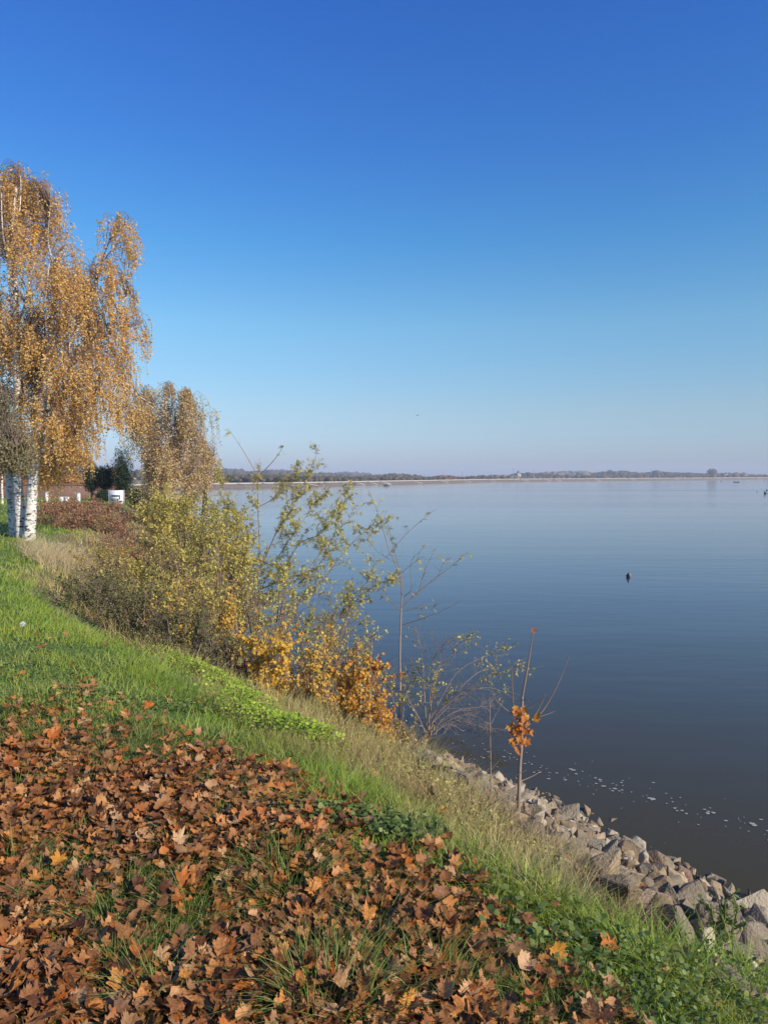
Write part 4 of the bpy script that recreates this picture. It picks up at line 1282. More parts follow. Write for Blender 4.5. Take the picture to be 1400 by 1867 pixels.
# --- maple shrubs with yellow and orange leaves
def maple_shrub(label, bx, by, h, w, mat, n_leaf0, stems=6, size=.075, Y=None, name='maple_shrub', shape=1.0, dy=None):
    base = on_ground(bx, by) if Y is None else gp(bx, Y)
    root = empty(name, base, label, 'shrub', 'young maples with autumn leaves')
    n_leaf = int(n_leaf0 * 2.0); size = size * .68
    st = []; b = MB()
    for i in range(stems):
        a = RS.uniform(0, 2 * PI); q = RS.uniform(0, .6)
        tip = base + [math.cos(a) * w * q, math.sin(a) * w * q * .8, h * RS.uniform(.75, 1.12)]
        s0 = base + [math.cos(a) * w * .25, math.sin(a) * w * .2, -.1]
        P = spline([s0, (s0 + tip) / 2 + RS.normal(0, .04, 3), tip], 12); st.append(P)
        tubes(b, P, limb_r(12, .009, .003), 5)
    tw = side_twigs(st, 10, w * .8, .15, .08)
    b.build('stem', M['twig'], root, smooth=True)
    b = MB(); tubes(b, tw, np.linspace(.003, .0012, 6), 3); b.build('twigs', M['twig'], root)
    pos, tan = along(list(tw), .006); 
    k = RS.permutation(len(pos))[:n_leaf]; pos, tan = pos[k], tan[k]
    hq = (pos[:, 2] - base[2]) / h
    q = RS.rand(len(pos)) < np.clip(1.3 - np.maximum(0, hq - .7) * 3, .1, 1)
    pos, tan = pos[q], tan[q]
    b = MB(); n = len(pos)
    kk2 = RS.randint(0, 4, n)
    d = norm(rand_dirs(n) * .8 + [0, 0, -.7]); nn = norm(rand_dirs(n) * .9 + [.5, -.6, .5])
    # small copies use a light five-pointed outline
    TV5, TF5 = STAR
    inst(b, TV5, TF5, pos + RS.normal(0, .015, pos.shape), d, nn, RS.uniform(.7, 1.2, n) * size)
    b.build('foliage', M[mat], root)
    return root
def star_leaf():
    out = [(0, 1.0), (22, .48), (45, .85), (70, .40), (100, .6), (140, .30), (180, .2)]
    pts = [(math.sin(math.radians(a)) * q * .6, math.cos(math.radians(a)) * q * .6) for a, q in out] + [(-math.sin(math.radians(a)) * q * .6, math.cos(math.radians(a)) * q * .6) for a, q in out[-2:0:-1]]
    V = [(0, .1, -.05)] + [(a, b_, .08 * math.hypot(a, b_)) for a, b_ in pts]
    n = len(pts)
    return np.array(V), np.array([[0, 1 + i, 1 + (i + 1) % n] for i in range(n)])
STAR = star_leaf()
maple_shrub('orange and gold maple bush below the feathery shrub', 500, 1262, .82, .50, 'maple_gold', 1100, 10, .075, Y=7.6)
maple_shrub('golden maple bush with some green leaves, middle of the three', 575, 1285, .85, .40, 'maple_yellow', 520, 8, .065, Y=7.7)
maple_shrub('rust orange maple bush beside the bare sapling', 660, 1322, .88, .46, 'maple_orange', 1400, 11, .07, Y=7.1)
maple_shrub('low rust orange maple shoot at the grass edge', 690, 1335, .50, .24, 'maple_orange', 420, 6, .06, Y=6.7)
maple_shrub('yellow maple sapling in the dark brambles', 325, 1200, .0 + 1.0, .28, 'maple_yellow', 150, 5, .07, Y=9.0)
maple_shrub('orange yellow maple shoot left of the yellow one', 272, 1200, .85, .16, 'maple_yellow', 80, 4, .065, Y=9.4)
maple_shrub('golden leaved maple behind the stems of the feathery shrub', 410, 1180, 1.25, .42, 'maple_yellow', 700, 9, .085, Y=10.6)
maple_shrub('yellow green maple behind the orange bushes', 600, 1240, 1.1, .42, 'maple_yellow', 240, 6, .06, Y=8.6)
bush('olive_shrub', 'thin olive leaved shrub behind the orange maples', gp(620, 9.4), 1.3, .55, .5, 'robinia_leaf', T_NARR, 10, 12, .4, .035, .045, width=1.8, clumpy=.38)
bush('low_shrub', 'brown green low growth at the foot of the bare sapling', gp(715, 7.0), .38, .40, .35, 'olive_leaf', T_DIAM, 12, 12, .18, .022, .024, clumpy=.3)
bush('red_leaved_shrub', 'low red orange shoot at the foot of the feathery shrub', gp(455, 8.0), .40, .22, .2, 'red_leaf', T_DIAM, 6, 7, .16, .03, .04)
bush('bramble', 'green bramble between the two orange maples', gp(540, 8.3), .62, .35, .3, 'bramble_leaf', T_DIAM, 12, 14, .22, .026, .034, clumpy=.2, group='brambles at the foot of the thicket')
bush('low_shrub', 'small weed with yellow leaves below the twiggy shrub', gp(780, 5.9), .22, .15, .12, 'olive_weed', T_OVAL, 7, 7, .10, .018, .022)
# leafy weed standing in front of the rocks at right
bush('tall_weed', 'upright leafy weed in front of the rocks at lower right', on_ground(1318, 1740), .34, .08, .08, 'clover', T_OVAL, 4, 8, .12, .02, .026, wood='clover', cat='weed', extra=1)

# ------------------------------------------------------------------ weeping trees
def weeping_tree(name, label, base, trunks, limbs, clusters, Yc, leafmat, bark, lsize, lstep, nst, seed, group=None, droop=1.0, twig='birch_twig', rtw=.0022, open_=.55):
    """trunks, limbs: traced; clusters: (px, py, rx, ry, depth, weight, length) hanging leaf masses"""
    root = empty(name, base, label, 'tree', group)
    for (pts, Y, r0, r1) in trunks:
        b = MB(); P = spline([px(a, c, Y) for a, c in pts], 26)
        r = np.interp(np.linspace(0, 1, 26), [0, .04, .1, 1], [r0 * 1.35, r0 * 1.08, r0, r1])
        r = r * (1 + RS.normal(0, .02, 26))
        tubes(b, P, r, 12); b.build('trunk', M[bark], root, smooth=True)
    b = MB(); nodes = []
    for (pts, Y0, Y1, r0, r1) in limbs:
        m = len(pts)
        P = spline([px(a, c, Y0 + (Y1 - Y0) * i / (m - 1)) for i, (a, c) in enumerate(pts)], 16)
        tubes(b, P, limb_r(16, r0, r1), 7); nodes.append(P[3:])
    b.build('branches', M[bark], root, smooth=True)
    nodes = np.concatenate(nodes)
    S = []
    tot = sum(c[5] for c in clusters)
    k = F_PX / Yc
    hz = min(c[6] for c in clusters)
    clusters = [(c[0] + RS.normal(0, c[2] * .40), c[1] + RS.normal(0, c[3] * .40), c[2] * .74, c[3] * .74, c[4] + RS.normal(0, .25), c[5] / 3, c[6]) for c in clusters for _ in range(3)]
    for (cx, cy, rx, ry, dY, wgt, Lh) in clusters:
        c = px(cx, cy, Yc + dY)
        ncl = int(nst * wgt / tot)
        v = np.clip(RS.normal(0, .52, (ncl, 3)), -1.45, 1.45)
        R = np.array([rx / k, rx / k * 1.0, ry / k])
        top = c + v * R
        for q in range(ncl):
            t = top[q]
            dd = np.linalg.norm((nodes - t) * [1, 1, 1.3] + np.array([0, 0, .3]), axis=1)
            nd_ = nodes[dd.argsort()[RS.randint(0, 4)]]
            L = Lh * RS.uniform(.35, 1.2)
            floor_ = c[2] - ry / k * 1.25 - Lh * .4
            L = min(L, max(.15, t[2] - floor_))
            mid = nd_ * .5 + t * .5 + np.array([0, 0, .18 + .12 * np.linalg.norm(t - nd_)])
            hv = t - nd_; hv[2] = 0; hv = hv / (np.linalg.norm(hv) + 1e-6)
            sw = RS.normal(0, .035, 3)
            p3 = t + hv * .10 * L + np.array([0, 0, -.35 * L * droop]) + sw
            p4 = t + hv * .14 * L + np.array([0, 0, -L * droop]) + sw * 2
            S.append(spline([nd_, mid, t, p3, p4], 13))
    S = np.array(S)
    b = MB(); tubes(b, S, np.linspace(.006, rtw * .8, 13), 3)
    b.build('twigs', M[twig], root)
    b = MB()
    hang = S[:, 5:]
    leaves_on(b, hang, T_DIAM, lstep, lsize, hang=.8, out=1.0, tmin=.02, width=1.35, off=lsize * .7, clumpy=.16)
    b.build('crown', M[leafmat], root)
    return root

def b2(x, y): return (x / 3.333, 280 + y / 3.333)     # enlarged crop of the crown
YB = 18.6
birch_clusters = [
    (20, 350, 34, 34, .0, 2.2, .7), (62, 345, 26, 28, .5, 1.4, .8), (85, 395, 30, 42, -.4, 1.6, .9), (30, 430, 48, 60, .2, 3.0, .9), (-40, 420, 50, 70, 0, 1.4, 1.0),
    (118, 445, 22, 26, .3, .5, .6), (95, 490, 44, 48, -.5, 2.0, 1.0), (150, 500, 30, 36, .4, 1.2, .9), (215, 430, 30, 26, .2, .9, 1.2), (248, 440, 12, 24, -.2, .28, .9), (185, 475, 22, 22, .2, .5, .8),
    (205, 500, 26, 40, -.2, .9, 1.2), (235, 555, 22, 30, .2, .45, 1.0), (250, 600, 18, 30, .3, .35, 1.0), (215, 580, 30, 50, -.4, 1.0, 1.2),
    (40, 560, 66, 70, .2, 4.2, 1.1), (120, 570, 62, 62, -.3, 3.8, 1.1), (180, 600, 40, 60, .3, 2.0, 1.2), (60, 660, 80, 60, .5, 4.2, 1.2), (150, 680, 66, 60, -.6, 3.6, 1.3),
    (225, 660, 32, 46, .2, .8, 1.4), (95, 760, 66, 52, -.2, 3.0, 1.4), (165, 745, 46, 40, .6, 1.2, 1.5), (250, 745, 34, 16, .9, .7, 1.0), (200, 725, 40, 24, .4, .8, 1.1),
    (120, 830, 36, 40, .4, 1.8, .9), (80, 840, 22, 40, .3, 1.1, .9), (-50, 560, 60, 80, 0, 1.6, 1.2), (-40, 700, 60, 70, .3, 1.6, 1.2), (135, 790, 50, 36, -.8, 1.5, 1.1),
]
left_cl = [c for c in birch_clusters if c[0] < 60]
right_cl = [c for c in birch_clusters if c[0] >= 60]
baseL = gp(38, YB); baseR = gp(62, YB - .3)
weeping_tree('birch_tree', 'tall twin stemmed birch with golden hanging leaves at the left edge', baseL,
    [([(41, 992), (36, 930), (31, 850), (33, 760), (30, 640), (28, 520), (22, 430), (30, 340)], YB, .135, .03),
     ([(28, 985), (22, 930), (17, 870), (8, 800), (-6, 700), (-14, 560), (-10, 440)], YB + .5, .12, .03)],
    [([(33, 760), (48, 735), (80, 718), (112, 722)], YB, YB - .4, .05, .012), ([(32, 700), (10, 640), (-6, 590), (-20, 540)], YB, YB + .6, .04, .012),
     ([(29, 600), (50, 540), (55, 480), (62, 400), (66, 350)], YB, YB + .4, .035, .008), ([(26, 520), (14, 470), (5, 420), (2, 350)], YB, YB - .4, .03, .008),
     ([(24, 450), (36, 380), (38, 330), (34, 315)], YB, YB, .02, .006), ([(31, 650), (60, 600), (80, 560), (90, 480)], YB, YB - .8, .035, .01), ([(33, 745), (60, 742), (90, 760), (108, 800), (110, 830)], YB, YB - .3, .02, .006)],
    left_cl, YB, 'birch_leaf', 'birch_bark', .050, .025, 950, 1, 'golden birches on the lawn')
weeping_tree('birch_tree', 'right hand birch with a dark scarred foot and a wide curtain of golden leaves', baseR,
    [([(52, 996), (56, 940), (60, 880), (66, 830), (74, 770), (84, 700), (92, 620), (100, 540), (104, 470)], YB - .2, .14, .03)],
    [([(72, 790), (90, 775), (105, 770), (135, 765), (165, 735), (175, 720)], YB - .2, YB + .2, .05, .012), ([(80, 720), (95, 745), (110, 745)], YB - .2, YB - .6, .04, .015),
     ([(84, 700), (110, 670), (130, 620), (165, 560), (185, 480), (205, 430), (240, 405)], YB - .2, YB + .4, .05, .006), ([(92, 620), (118, 600), (130, 660), (138, 664)], YB, YB - .5, .02, .006),
     ([(96, 580), (100, 500), (88, 440), (92, 370)], YB, YB - .3, .03, .006), ([(84, 690), (150, 640), (200, 590), (232, 540), (250, 555)], YB, YB + .2, .04, .006),
     ([(76, 760), (120, 720), (190, 690), (240, 715), (275, 735)], YB, YB + .9, .045, .006), ([(70, 800), (60, 760), (90, 650), (70, 560)], YB, YB + .6, .03, .01),
     ([(68, 815), (100, 800), (130, 790), (150, 800)], YB, YB - .7, .02, .006), ([(150, 640), (200, 610), (235, 600), (262, 590)], YB, YB + .3, .02, .005)],
    right_cl, YB, 'birch_leaf', 'birch_bark', .050, .025, 1750, 2, 'golden birches on the lawn')

YW = 33.0
weeping_tree('weeping_birch', 'brownish weeping birch beyond the bay with a pale leaning trunk', gp(284, YW),
    [([(282, 958), (290, 920), (297, 860), (299, 800), (296, 745), (300, 715)], YW, .16, .04)],
    [([(298, 850), (270, 790), (262, 730), (262, 705)], YW, YW + .5, .06, .012), ([(298, 820), (325, 770), (338, 725), (352, 722)], YW, YW - .5, .06, .012),
     ([(297, 790), (312, 740), (308, 705)], YW, YW, .04, .01), ([(297, 870), (330, 840), (350, 800), (375, 800)], YW, YW + .5, .05, .01),
     ([(296, 860), (250, 800), (232, 760)], YW, YW - .5, .05, .01), ([(298, 880), (340, 870), (360, 850)], YW, YW - .5, .04, .01)],
    [(275, 712, 20, 16, 0, .7, 2.0), (308, 716, 15, 14, .3, .7, 2.0), (338, 735, 18, 22, -.3, 1.3, 2.4), (300, 760, 40, 34, .2, 2.2, 2.5), (268, 765, 28, 30, -.4, 1.6, 2.2),
     (320, 800, 40, 34, .4, 2.0, 2.4), (274, 820, 26, 30, .4, 1.5, 2.0), (314, 850, 36, 34, -.5, 2.2, 2.0), (350, 850, 26, 28, .3, 1.0, 1.6), (250, 752, 12, 16, .3, .4, 1.4)],
    YW, 'brown_leaf', 'birch_bark', .080, .055, 1050, 3, 'weeping trees across the bay', rtw=.004)
YW2 = 40.0
weeping_tree('weeping_birch', 'smaller drooping tree right of the pale leaning trunk', gp(372, YW2),
    [([(372, 940), (374, 890), (372, 840), (370, 810)], YW2, .13, .04)],
    [([(373, 860), (355, 830), (350, 812)], YW2, YW2, .04, .01), ([(373, 860), (388, 835), (392, 815)], YW2, YW2 - .5, .04, .01), ([(372, 840), (372, 815), (370, 800)], YW2, YW2 + .5, .03, .01)],
    [(370, 812, 14, 12, 0, .7, 1.6), (356, 830, 18, 18, .3, .8, 1.8), (384, 836, 14, 20, -.3, .9, 1.8), (370, 868, 26, 28, 0, 1.4, 1.6), (345, 880, 22, 22, 0, .8, 1.6)],
    YW2, 'brown_leaf', 'dark_bark', .090, .070, 420, 4, 'weeping trees across the bay', rtw=.004)
# grey olive drooping tree entering the frame at left, in front of the birches
YG = 14.0
weeping_tree('willow_tree', 'grey olive drooping tree cut by the left edge, hanging before the birch trunks', gp(-90, YG),
    [([(-90, 1060), (-80, 950), (-70, 820), (-72, 700)], YG, .12, .04)],
    [([(-74, 860), (-40, 770), (-10, 735), (15, 745)], YG, YG, .04, .008), ([(-72, 900), (-30, 830), (0, 800), (30, 815)], YG, YG - .2, .035, .008), ([(-72, 780), (-40, 720), (-15, 700)], YG, YG + .3, .03, .008)],
    [(-10, 745, 34, 32, 0, 2.0, .6), (5, 790, 34, 32, .2, 2.2, .5), (10, 828, 32, 20, -.1, 1.8, .3), (-50, 770, 46, 60, 0, 1.5, .6), (38, 830, 14, 16, 0, .4, .3)],
    YG, 'willow_leaf', 'dark_bark', .042, .022, 900, 5, twig='twig_grey', rtw=.002)

# ------------------------------------------------------------------ things on the far lawn at left
def leafy_volume(mb, c, R, n, size, tpl=T_DIAM, shell=.5):
    v = rand_dirs(n) * (RS.uniform(shell, 1, (n, 1)))
    pos = np.asarray(c) + v * np.asarray(R) * (1 + .12 * np.sin(v[:, :1] * 9 + v[:, 2:] * 7))
    inst(mb, tpl[0], tpl[1], pos, norm(rand_dirs(n) + v * .5), norm(v + rand_dirs(n) * .6), RS.uniform(.6, 1.3, n) * size)

def dark_tree(label, x, Y, top, bot, wpx, tw_=.06):
    base = gp(x, Y); k = Y / F_PX
    r = empty('clipped_conifer', base, label, 'tree', 'dark conifers on the far lawn')
    zt = px(x, top, Y)[2]; zb = px(x, bot, Y)[2]
    b = MB(); tubes(b, spline([base - [0, 0, .1], [base[0], base[1], zt - .3]], 8), np.linspace(tw_, tw_ * .5, 8), 7); b.build('trunk', M['dark_bark'], r, smooth=True)
    b = MB(); leafy_volume(b, [base[0], base[1], (zt + zb) / 2], [wpx * k, wpx * k, (zt - zb) / 2], 8000, .12, T_NARR, .25); b.build('crown', M['dark_conifer'], r)
dark_tree('dark conifer with a bare stem seen between the golden curtains', 167, 44, 842, 900, 14)
dark_tree('dark conifer with a rounded crown behind the dome bush', 192, 44, 848, 898, 17)
dark_tree('tall dark conifer against the weeping birch', 224, 43, 812, 925, 20)
b = MB(); p = gp(187, 42); leafy_volume(b, [p[0], p[1], p[2] + .25], [.40, .4, .42], 3000, .07, T_DIAM, .5)
tag(b.build_at('dome_bush', M['dark_conifer'], p), 'clipped dark dome shaped bush left of the white notice board', 'bush')
b = MB(); p = gp(256, 42); leafy_volume(b, [p[0], p[1], p[2] + .7], [.8, .5, .85], 2500, .12, T_DIAM, .3)
tag(b.build_at('dark_bush', M['bramble_leaf'], p), 'dark green bush right of the white notice board', 'bush')

# brown hedge closing the far lawn
def hedge(label, x0, x1, Y, top, mat, n, size):
    a = gp(x0, Y); c = gp(x1, Y + 2)
    h = px(x0, top, Y)[2] - a[2]
    t = RS.rand(n); v = RS.rand(n)
    pos = a + (c - a) * t[:, None]
    hh = h * (.85 + .3 * vnoise(t * 14, 0 * t, 1, 77))
    pos[:, 2] += v * hh; pos[:, 1] += RS.uniform(-.6, .6, n) * (1 - .5 * v)
    b = MB(); inst(b, *T_DIAM, pos, rand_dirs(n), norm(rand_dirs(n) + [0.2, -1, .3]), RS.uniform(.6, 1.3, n) * size)
    o = b.build_at('hedge', M[mat], a); tag(o, label, 'hedge')
hedge('brown leaved beech hedge behind the conifers', -260, 232, 50, 872, 'hedge', 26000, .16)
# garden wall behind
def box(mb, x0, x1, y0, y1, z0, z1, mi=0):
    V = [(x0, y0, z0), (x1, y0, z0), (x1, y1, z0), (x0, y1, z0), (x0, y0, z1), (x1, y0, z1), (x1, y1, z1), (x0, y1, z1)]
    mb.add(V, [[0, 3, 2, 1], [4, 5, 6, 7], [0, 1, 5, 4], [1, 2, 6, 5], [2, 3, 7, 6], [3, 0, 4, 7]], mi)
a = gp(-160, 48); c = gp(212, 48)
b = MB(); box(b, a[0], c[0], 47.9, 48.1, 1.7, gz(a[0], 48) + .75); box(b, a[0] - .03, c[0] + .03, 47.86, 48.14, gz(a[0], 48) + .753, gz(a[0], 48) + .82)
tag(b.build_at('garden_wall', M['brick'], (c[0], 48, 2)), 'low pinkish brown wall behind the conifer stems', 'wall')

def bg_tree(label, x, Y, top, w, mat, n=3500, name='broadleaf_tree', size=.22, bare=.25, grp=None, bark='dark_bark'):
    base = gp(x, Y); k = Y / F_PX; zt = px(x, top, Y)[2]; h = zt - base[2]
    r = empty(name, base, label, 'tree', grp)
    b = MB(); P0 = [base - [0, 0, .1], base + [0, 0, h * .3], base + [.1, 0, h * .8]]
    st = [spline(P0, 10)]; tubes(b, st[0], limb_r(10, .02 * h + .02, .02), 7)
    b.build('trunk', M[bark], r, smooth=True)
    lb = side_twigs([st[0][3:]], 16, w * k * 1.0, .5, 0, .9)
    b = MB(); tubes(b, lb, np.linspace(.04, .012, 6), 4)
    t2 = side_twigs(list(lb), 4, w * k * .5, .4, .2); tubes(b, t2, np.linspace(.015, .005, 6), 3); b.build('branches', M[bark], r)
    b = MB()
    m = 14
    for _ in range(m):
        v = rand_dirs(1)[0]
        leafy_volume(b, base + [v[0] * w * k * .55, v[1] * w * k * .55, h * .62 + v[2] * h * .26], [w * k * .42, w * k * .42, h * .17], n // m, size, T_DIAM, .1)
    b.build('crown', M[mat], r)
for args in [('orange leaved tree behind the hedge, seen through the birches', 30, 55, 800, 60, 'hedge'), ('russet tree behind the hedge at the far left', -60, 58, 770, 70, 'hedge'),
             ('russet tree above the low wall', 120, 56, 815, 55, 'hedge'), ('brown tree beyond the garden wall by the gap', 205, 75, 852, 30, 'hedge')]:
    bg_tree(*args, grp='russet trees behind the hedge')
b = MB(); p = gp(4, 36); P = spline([p - [0, 0, .1], p + [0, 0, 1.0], p + [.05, 0, 2.2]], 8); tubes(b, P, np.linspace(.06, .04, 8), 8)
r_ = empty('young_birch', p, 'thin young birch with a white stem at the left edge behind the twin birch', 'tree')
b.build('trunk', M['birch_bark'], r_, smooth=True)
b = MB(); leafy_volume(b, p + [0, 0, 2.2], [.7, .7, 1.0], 1500, .08, T_DIAM, .1); b.build('crown', M['birch_leaf'], r_)

# white notice board with dark framed panels
def notice_board():
    Y = 41.0; k = Y / F_PX
    base = gp(212, Y)
    x0 = (199.5 - 700) * k; x1 = (225 - 700) * k; z0 = px(212, 921, Y)[2]; z1 = px(212, 894, Y)[2]
    zg = gz((x0 + x1) / 2, Y)
    r = empty('notice_board', base, 'white notice board with dark framed panels on the far lawn', 'notice board')
    b = MB(); box(b, x0, x1, Y - .03, Y + .03, z0, z1); bd = b.build('board', M['white'], r)
    for (fx0, fx1, fz0, fz1) in [(.16, .78, .58, .68), (.16, .78, .40, .44), (.56, .62, .12, .38), (.1, .5, .28, .33), (.70, .92, .22, .30), (.72, .78, .44, .56)]:
        b = MB(); box(b, x0 + (x1 - x0) * fx0, x0 + (x1 - x0) * fx1, Y - .045, Y - .033, z0 + (z1 - z0) * fz0, z0 + (z1 - z0) * fz1); pn = b.build('panel', M['dark'], r); pn.parent = bd
    for xx in (x0 - .05, x1 + .02):
        b = MB(); box(b, xx, xx + .04, Y - .02, Y + .02, min(zg, z0) - .2, z1 + .03); b.build('post', M['grey'], r)
notice_board()
def lathe(mb, cx, cy, prof, k=14):
    an = np.arange(k) * 2 * PI / k
    V = np.array([[cx + r * math.cos(a), cy + r * math.sin(a), z] for (r, z) in prof for a in an])
    idx = np.arange(len(prof) * k).reshape(len(prof), k)
    mb.add(V, np.stack([idx[:-1], np.roll(idx[:-1], -1, 1), np.roll(idx[1:], -1, 1), idx[1:]], -1).reshape(-1, 4))
for (xx, yb, h_, w_, lab) in [(143, 917, .50, .10, 'white cylindrical litter bin left of the conifers'), (85, 917, .55, .09, 'pale litter bin behind the birch curtain')]:
    Y = 40.5; p = gp(xx, Y); r_ = empty('litter_bin', p, lab, 'litter bin', 'pale bins on the far lawn'); z_ = p[2] - .02
    b = MB(); lathe(b, p[0], p[1], [(0, z_), (w_ * .9, z_), (w_, z_ + .05), (w_, z_ + h_)]); b.build('body', M['white'], r_, smooth=False)
    b = MB(); lathe(b, p[0], p[1], [(w_ * 1.08, z_ + h_ + .003), (w_ * 1.08, z_ + h_ + .03), (w_ * .7, z_ + h_ + .06), (0, z_ + h_ + .07)]); b.build('lid', M['grey'], r_)
for (xa, xb, lab) in [(109, 117, 'low white block left of the litter bin'), (118, 126, 'low white block nearest the litter bin')]:
    Y = 41; p = gp((xa + xb) / 2, Y); k = Y / F_PX
    b = MB(); box(b, (xa - 700) * k, (xb - 700) * k - .02, Y - .1, Y + .1, p[2] - .1, p[2] + .24); box(b, (xa - 700) * k - .01, (xb - 700) * k - .01, Y - .11, Y + .11, p[2] + .243, p[2] + .27)
    tag(b.build_at('planter', M['white'], p), lab, 'planter', 'low white blocks on the far lawn')

# ------------------------------------------------------------------ the dam
def crest_z(i): return 1.15 + .55 * np.clip(DAM[i][0] / 380 + .1, 0, 1)
cz = np.array([crest_z(i) for i in range(len(DAM))])
NS = 200
seglen = np.concatenate([[0], np.cumsum(np.linalg.norm(np.diff(DAM, axis=0), axis=1))])
S_ = np.linspace(0, seglen[-1], NS)
DX = np.interp(S_, seglen, DAM[:, 0]); DY = np.interp(S_, seglen, DAM[:, 1]); DZ = np.interp(S_, seglen, cz)
TI = np.stack([np.gradient(DX), np.gradient(DY)], 1); TI /= np.linalg.norm(TI, axis=1, keepdims=True)
IN = np.stack([TI[:, 1], -TI[:, 0]], 1)
def dam_row(off, z): return np.stack([DX + IN[:, 0] * off, DY + IN[:, 1] * off, z], 1)
def dam_strip(mb, prof):
    """prof: list of (offset toward water, z as array)"""
    rows = [dam_row(o, z) for o, z in prof]
    V = np.concatenate(rows); idx = np.arange(len(V)).reshape(len(rows), NS)
    mb.add(V, np.stack([idx[:-1, :-1], idx[:-1, 1:], idx[1:, 1:], idx[1:, :-1]], -1).reshape(-1, 4))
dam = empty('dam', (DX[0], DY[0], 0), 'long low stone faced dam with a pale parapet along the far shore', 'dam')
b = MB(); dam_strip(b, [(-14, DZ * 0 - 2), (-6, DZ - .1), (-3, DZ - .05), (-.6, DZ - .05)]); dam_strip(b, [(-.6, DZ - .05), (.2, DZ - .05), (4.5, DZ * 0 - .6)])
b.build('facing', M['riprap_far'], dam)
b = MB(); dam_strip(b, [(-.5, DZ - .02), (-.5, DZ + .28), (-.1, DZ + .28), (-.1, DZ - .06)]); b.build('parapet', M['parapet'], dam)
for sx in list(range(420, 700, 22)) + list(range(700, 1000, 48)) + list(range(1000, 1400, 75)):
    t_ = np.argmin(np.abs(DX / DY - (sx - 700) / F_PX))
    b = MB()
    p0 = np.array([DX[t_], DY[t_]]); tt = TI[t_]; nn_ = IN[t_]
    L = 3.0 if sx < 700 else 5
    q = [p0 + nn_ * .1, p0 + nn_ * .1 + tt * .7, p0 + nn_ * 2.9 + tt * (L + .7), p0 + nn_ * 2.9 + tt * L]
    zt = DZ[t_] - .02; zl = DZ[t_] - (DZ[t_] + .6) * 2.7 / 4.3 + .02
    b.add([(*q[0], zt), (*q[1], zt), (*q[2], zl), (*q[3], zl), (*q[0], zt + .12), (*q[1], zt + .12), (*q[2], zl + .12), (*q[3], zl + .12)],
          [[4, 5, 6, 7], [0, 1, 5, 4], [1, 2, 6, 5], [2, 3, 7, 6], [3, 0, 4, 7]])
    b.build('stair', M['parapet'], dam)

# ------------------------------------------------------------------ woods and hills beyond the dam
def wood(name, label, prof, Y, mat, rpx=6, dens=1.0, depth=120, base=0.2):
    """prof: list of (px, top py). crowns standing at distance Y and behind"""
    prof = np.array(prof, float)
    mb = MB()
    x0, x1 = prof[0, 0], prof[-1, 0]
    n = int((x1 - x0) / rpx * 9 * dens)
    xs = RS.uniform(x0, x1, n); dep = RS.uniform(0, depth, n); 
    tops = np.interp(xs, prof[:, 0], prof[:, 1]) - .8 + RS.exponential(.9, n) + 1.2 * (vnoise(xs, xs * 0, .12, 3) - .5)
    P0 = []; SC = []
    for a, d_, t_ in zip(xs, dep, tops):
        lvl = RS.uniform(0, 1) ** .5
        Yd = Y + d_
        zt = px(a, t_, Yd)[2]
        r = rpx * Yd / F_PX * RS.uniform(.5, 1.1)
        z = base + (zt - r * .6 - base) * lvl
        P0.append((px(a, t_, Yd)[0], Yd, max(z, .5))); SC.append((r, r, r * RS.uniform(.7, 1.0)))
    bm = bmesh.new(); bmesh.ops.create_icosphere(bm, subdivisions=2, radius=1)
    TV = np.array([v.co[:] for v in bm.verts]); TF = np.array([[v.index for v in f.verts] for f in bm.faces]); bm.free()
    for k in range(5):
        tv = TV * (1 + RS.uniform(-.28, .22, (len(TV), 1)))
        q = np.arange(n) % 5 == k
        an = RS.uniform(0, 2 * PI, q.sum())
        inst(mb, tv, TF, np.array(P0)[q], np.stack([np.cos(an), np.sin(an), 0 * an], 1), np.tile([[0, 0, 1.0]], (q.sum(), 1)), np.array(SC)[q])
    tag(mb.build(name, mat), label, 'woodland', kind='stuff')
def wood_mat(name, cols): return noise_mat(name, cols, .25, rough=1, island=.9, bump=1.0, bscale=1.2)
W1 = wood_mat('wood_green', [(.035, .038, .025), (.065, .062, .035), (.10, .08, .045), (.13, .08, .05)])
W2 = wood_mat('wood_dark', [(.02, .035, .02), (.045, .06, .03), (.08, .07, .035)])
W3 = wood_mat('wood_red', [(.12, .045, .03), (.18, .07, .045), (.13, .07, .05)])
W4 = wood_mat('wood_bare', [(.12, .10, .07), (.18, .15, .11), (.15, .15, .08)])
wood('forest', 'wooded hill beyond the left end of the dam', [(300, 862), (390, 858), (420, 856), (450, 860), (500, 859), (540, 862), (600, 869), (640, 876)], 900, W1, 9, 1.6, 200)
wood('forest', 'higher blue wooded hill behind the left end of the dam', [(470, 866), (500, 860), (512, 858), (530, 860), (560, 865), (600, 867), (640, 871), (680, 873)], 1500, W2, 9, 1.5, 200)
wood('forest', 'autumn wood above the middle of the dam', [(600, 872), (640, 871), (665, 868), (690, 867), (720, 864), (740, 865), (760, 868), (775, 873)], 600, W1, 6, 1.6, 100)
wood('forest', 'red orchard behind the dam', [(782, 874), (790, 870), (802, 867), (825, 869), (850, 873)], 520, W3, 5, 1.6, 60)
wood('forest', 'dark trees between the red orchard and the church', [(852, 875), (862, 868), (870, 872), (875, 868), (885, 867), (895, 872), (900, 874)], 620, W2, 5, 1.6, 60)
wood('forest', 'pale bare wood left of the church', [(890, 870), (897, 865), (905, 867), (930, 869), (945, 872)], 680, W4, 6, 1.2, 60)
wood('forest', 'dark wood around the church', [(930, 868), (940, 864), (960, 863), (980, 864), (1005, 866), (1040, 871)], 820, W2, 6, 1.6, 100)
wood('forest', 'long pale wood right of the church', [(960, 868), (980, 863), (1010, 862), (1040, 860), (1070, 861), (1090, 864), (1110, 867)], 1150, W4, 7, 1.6, 150)
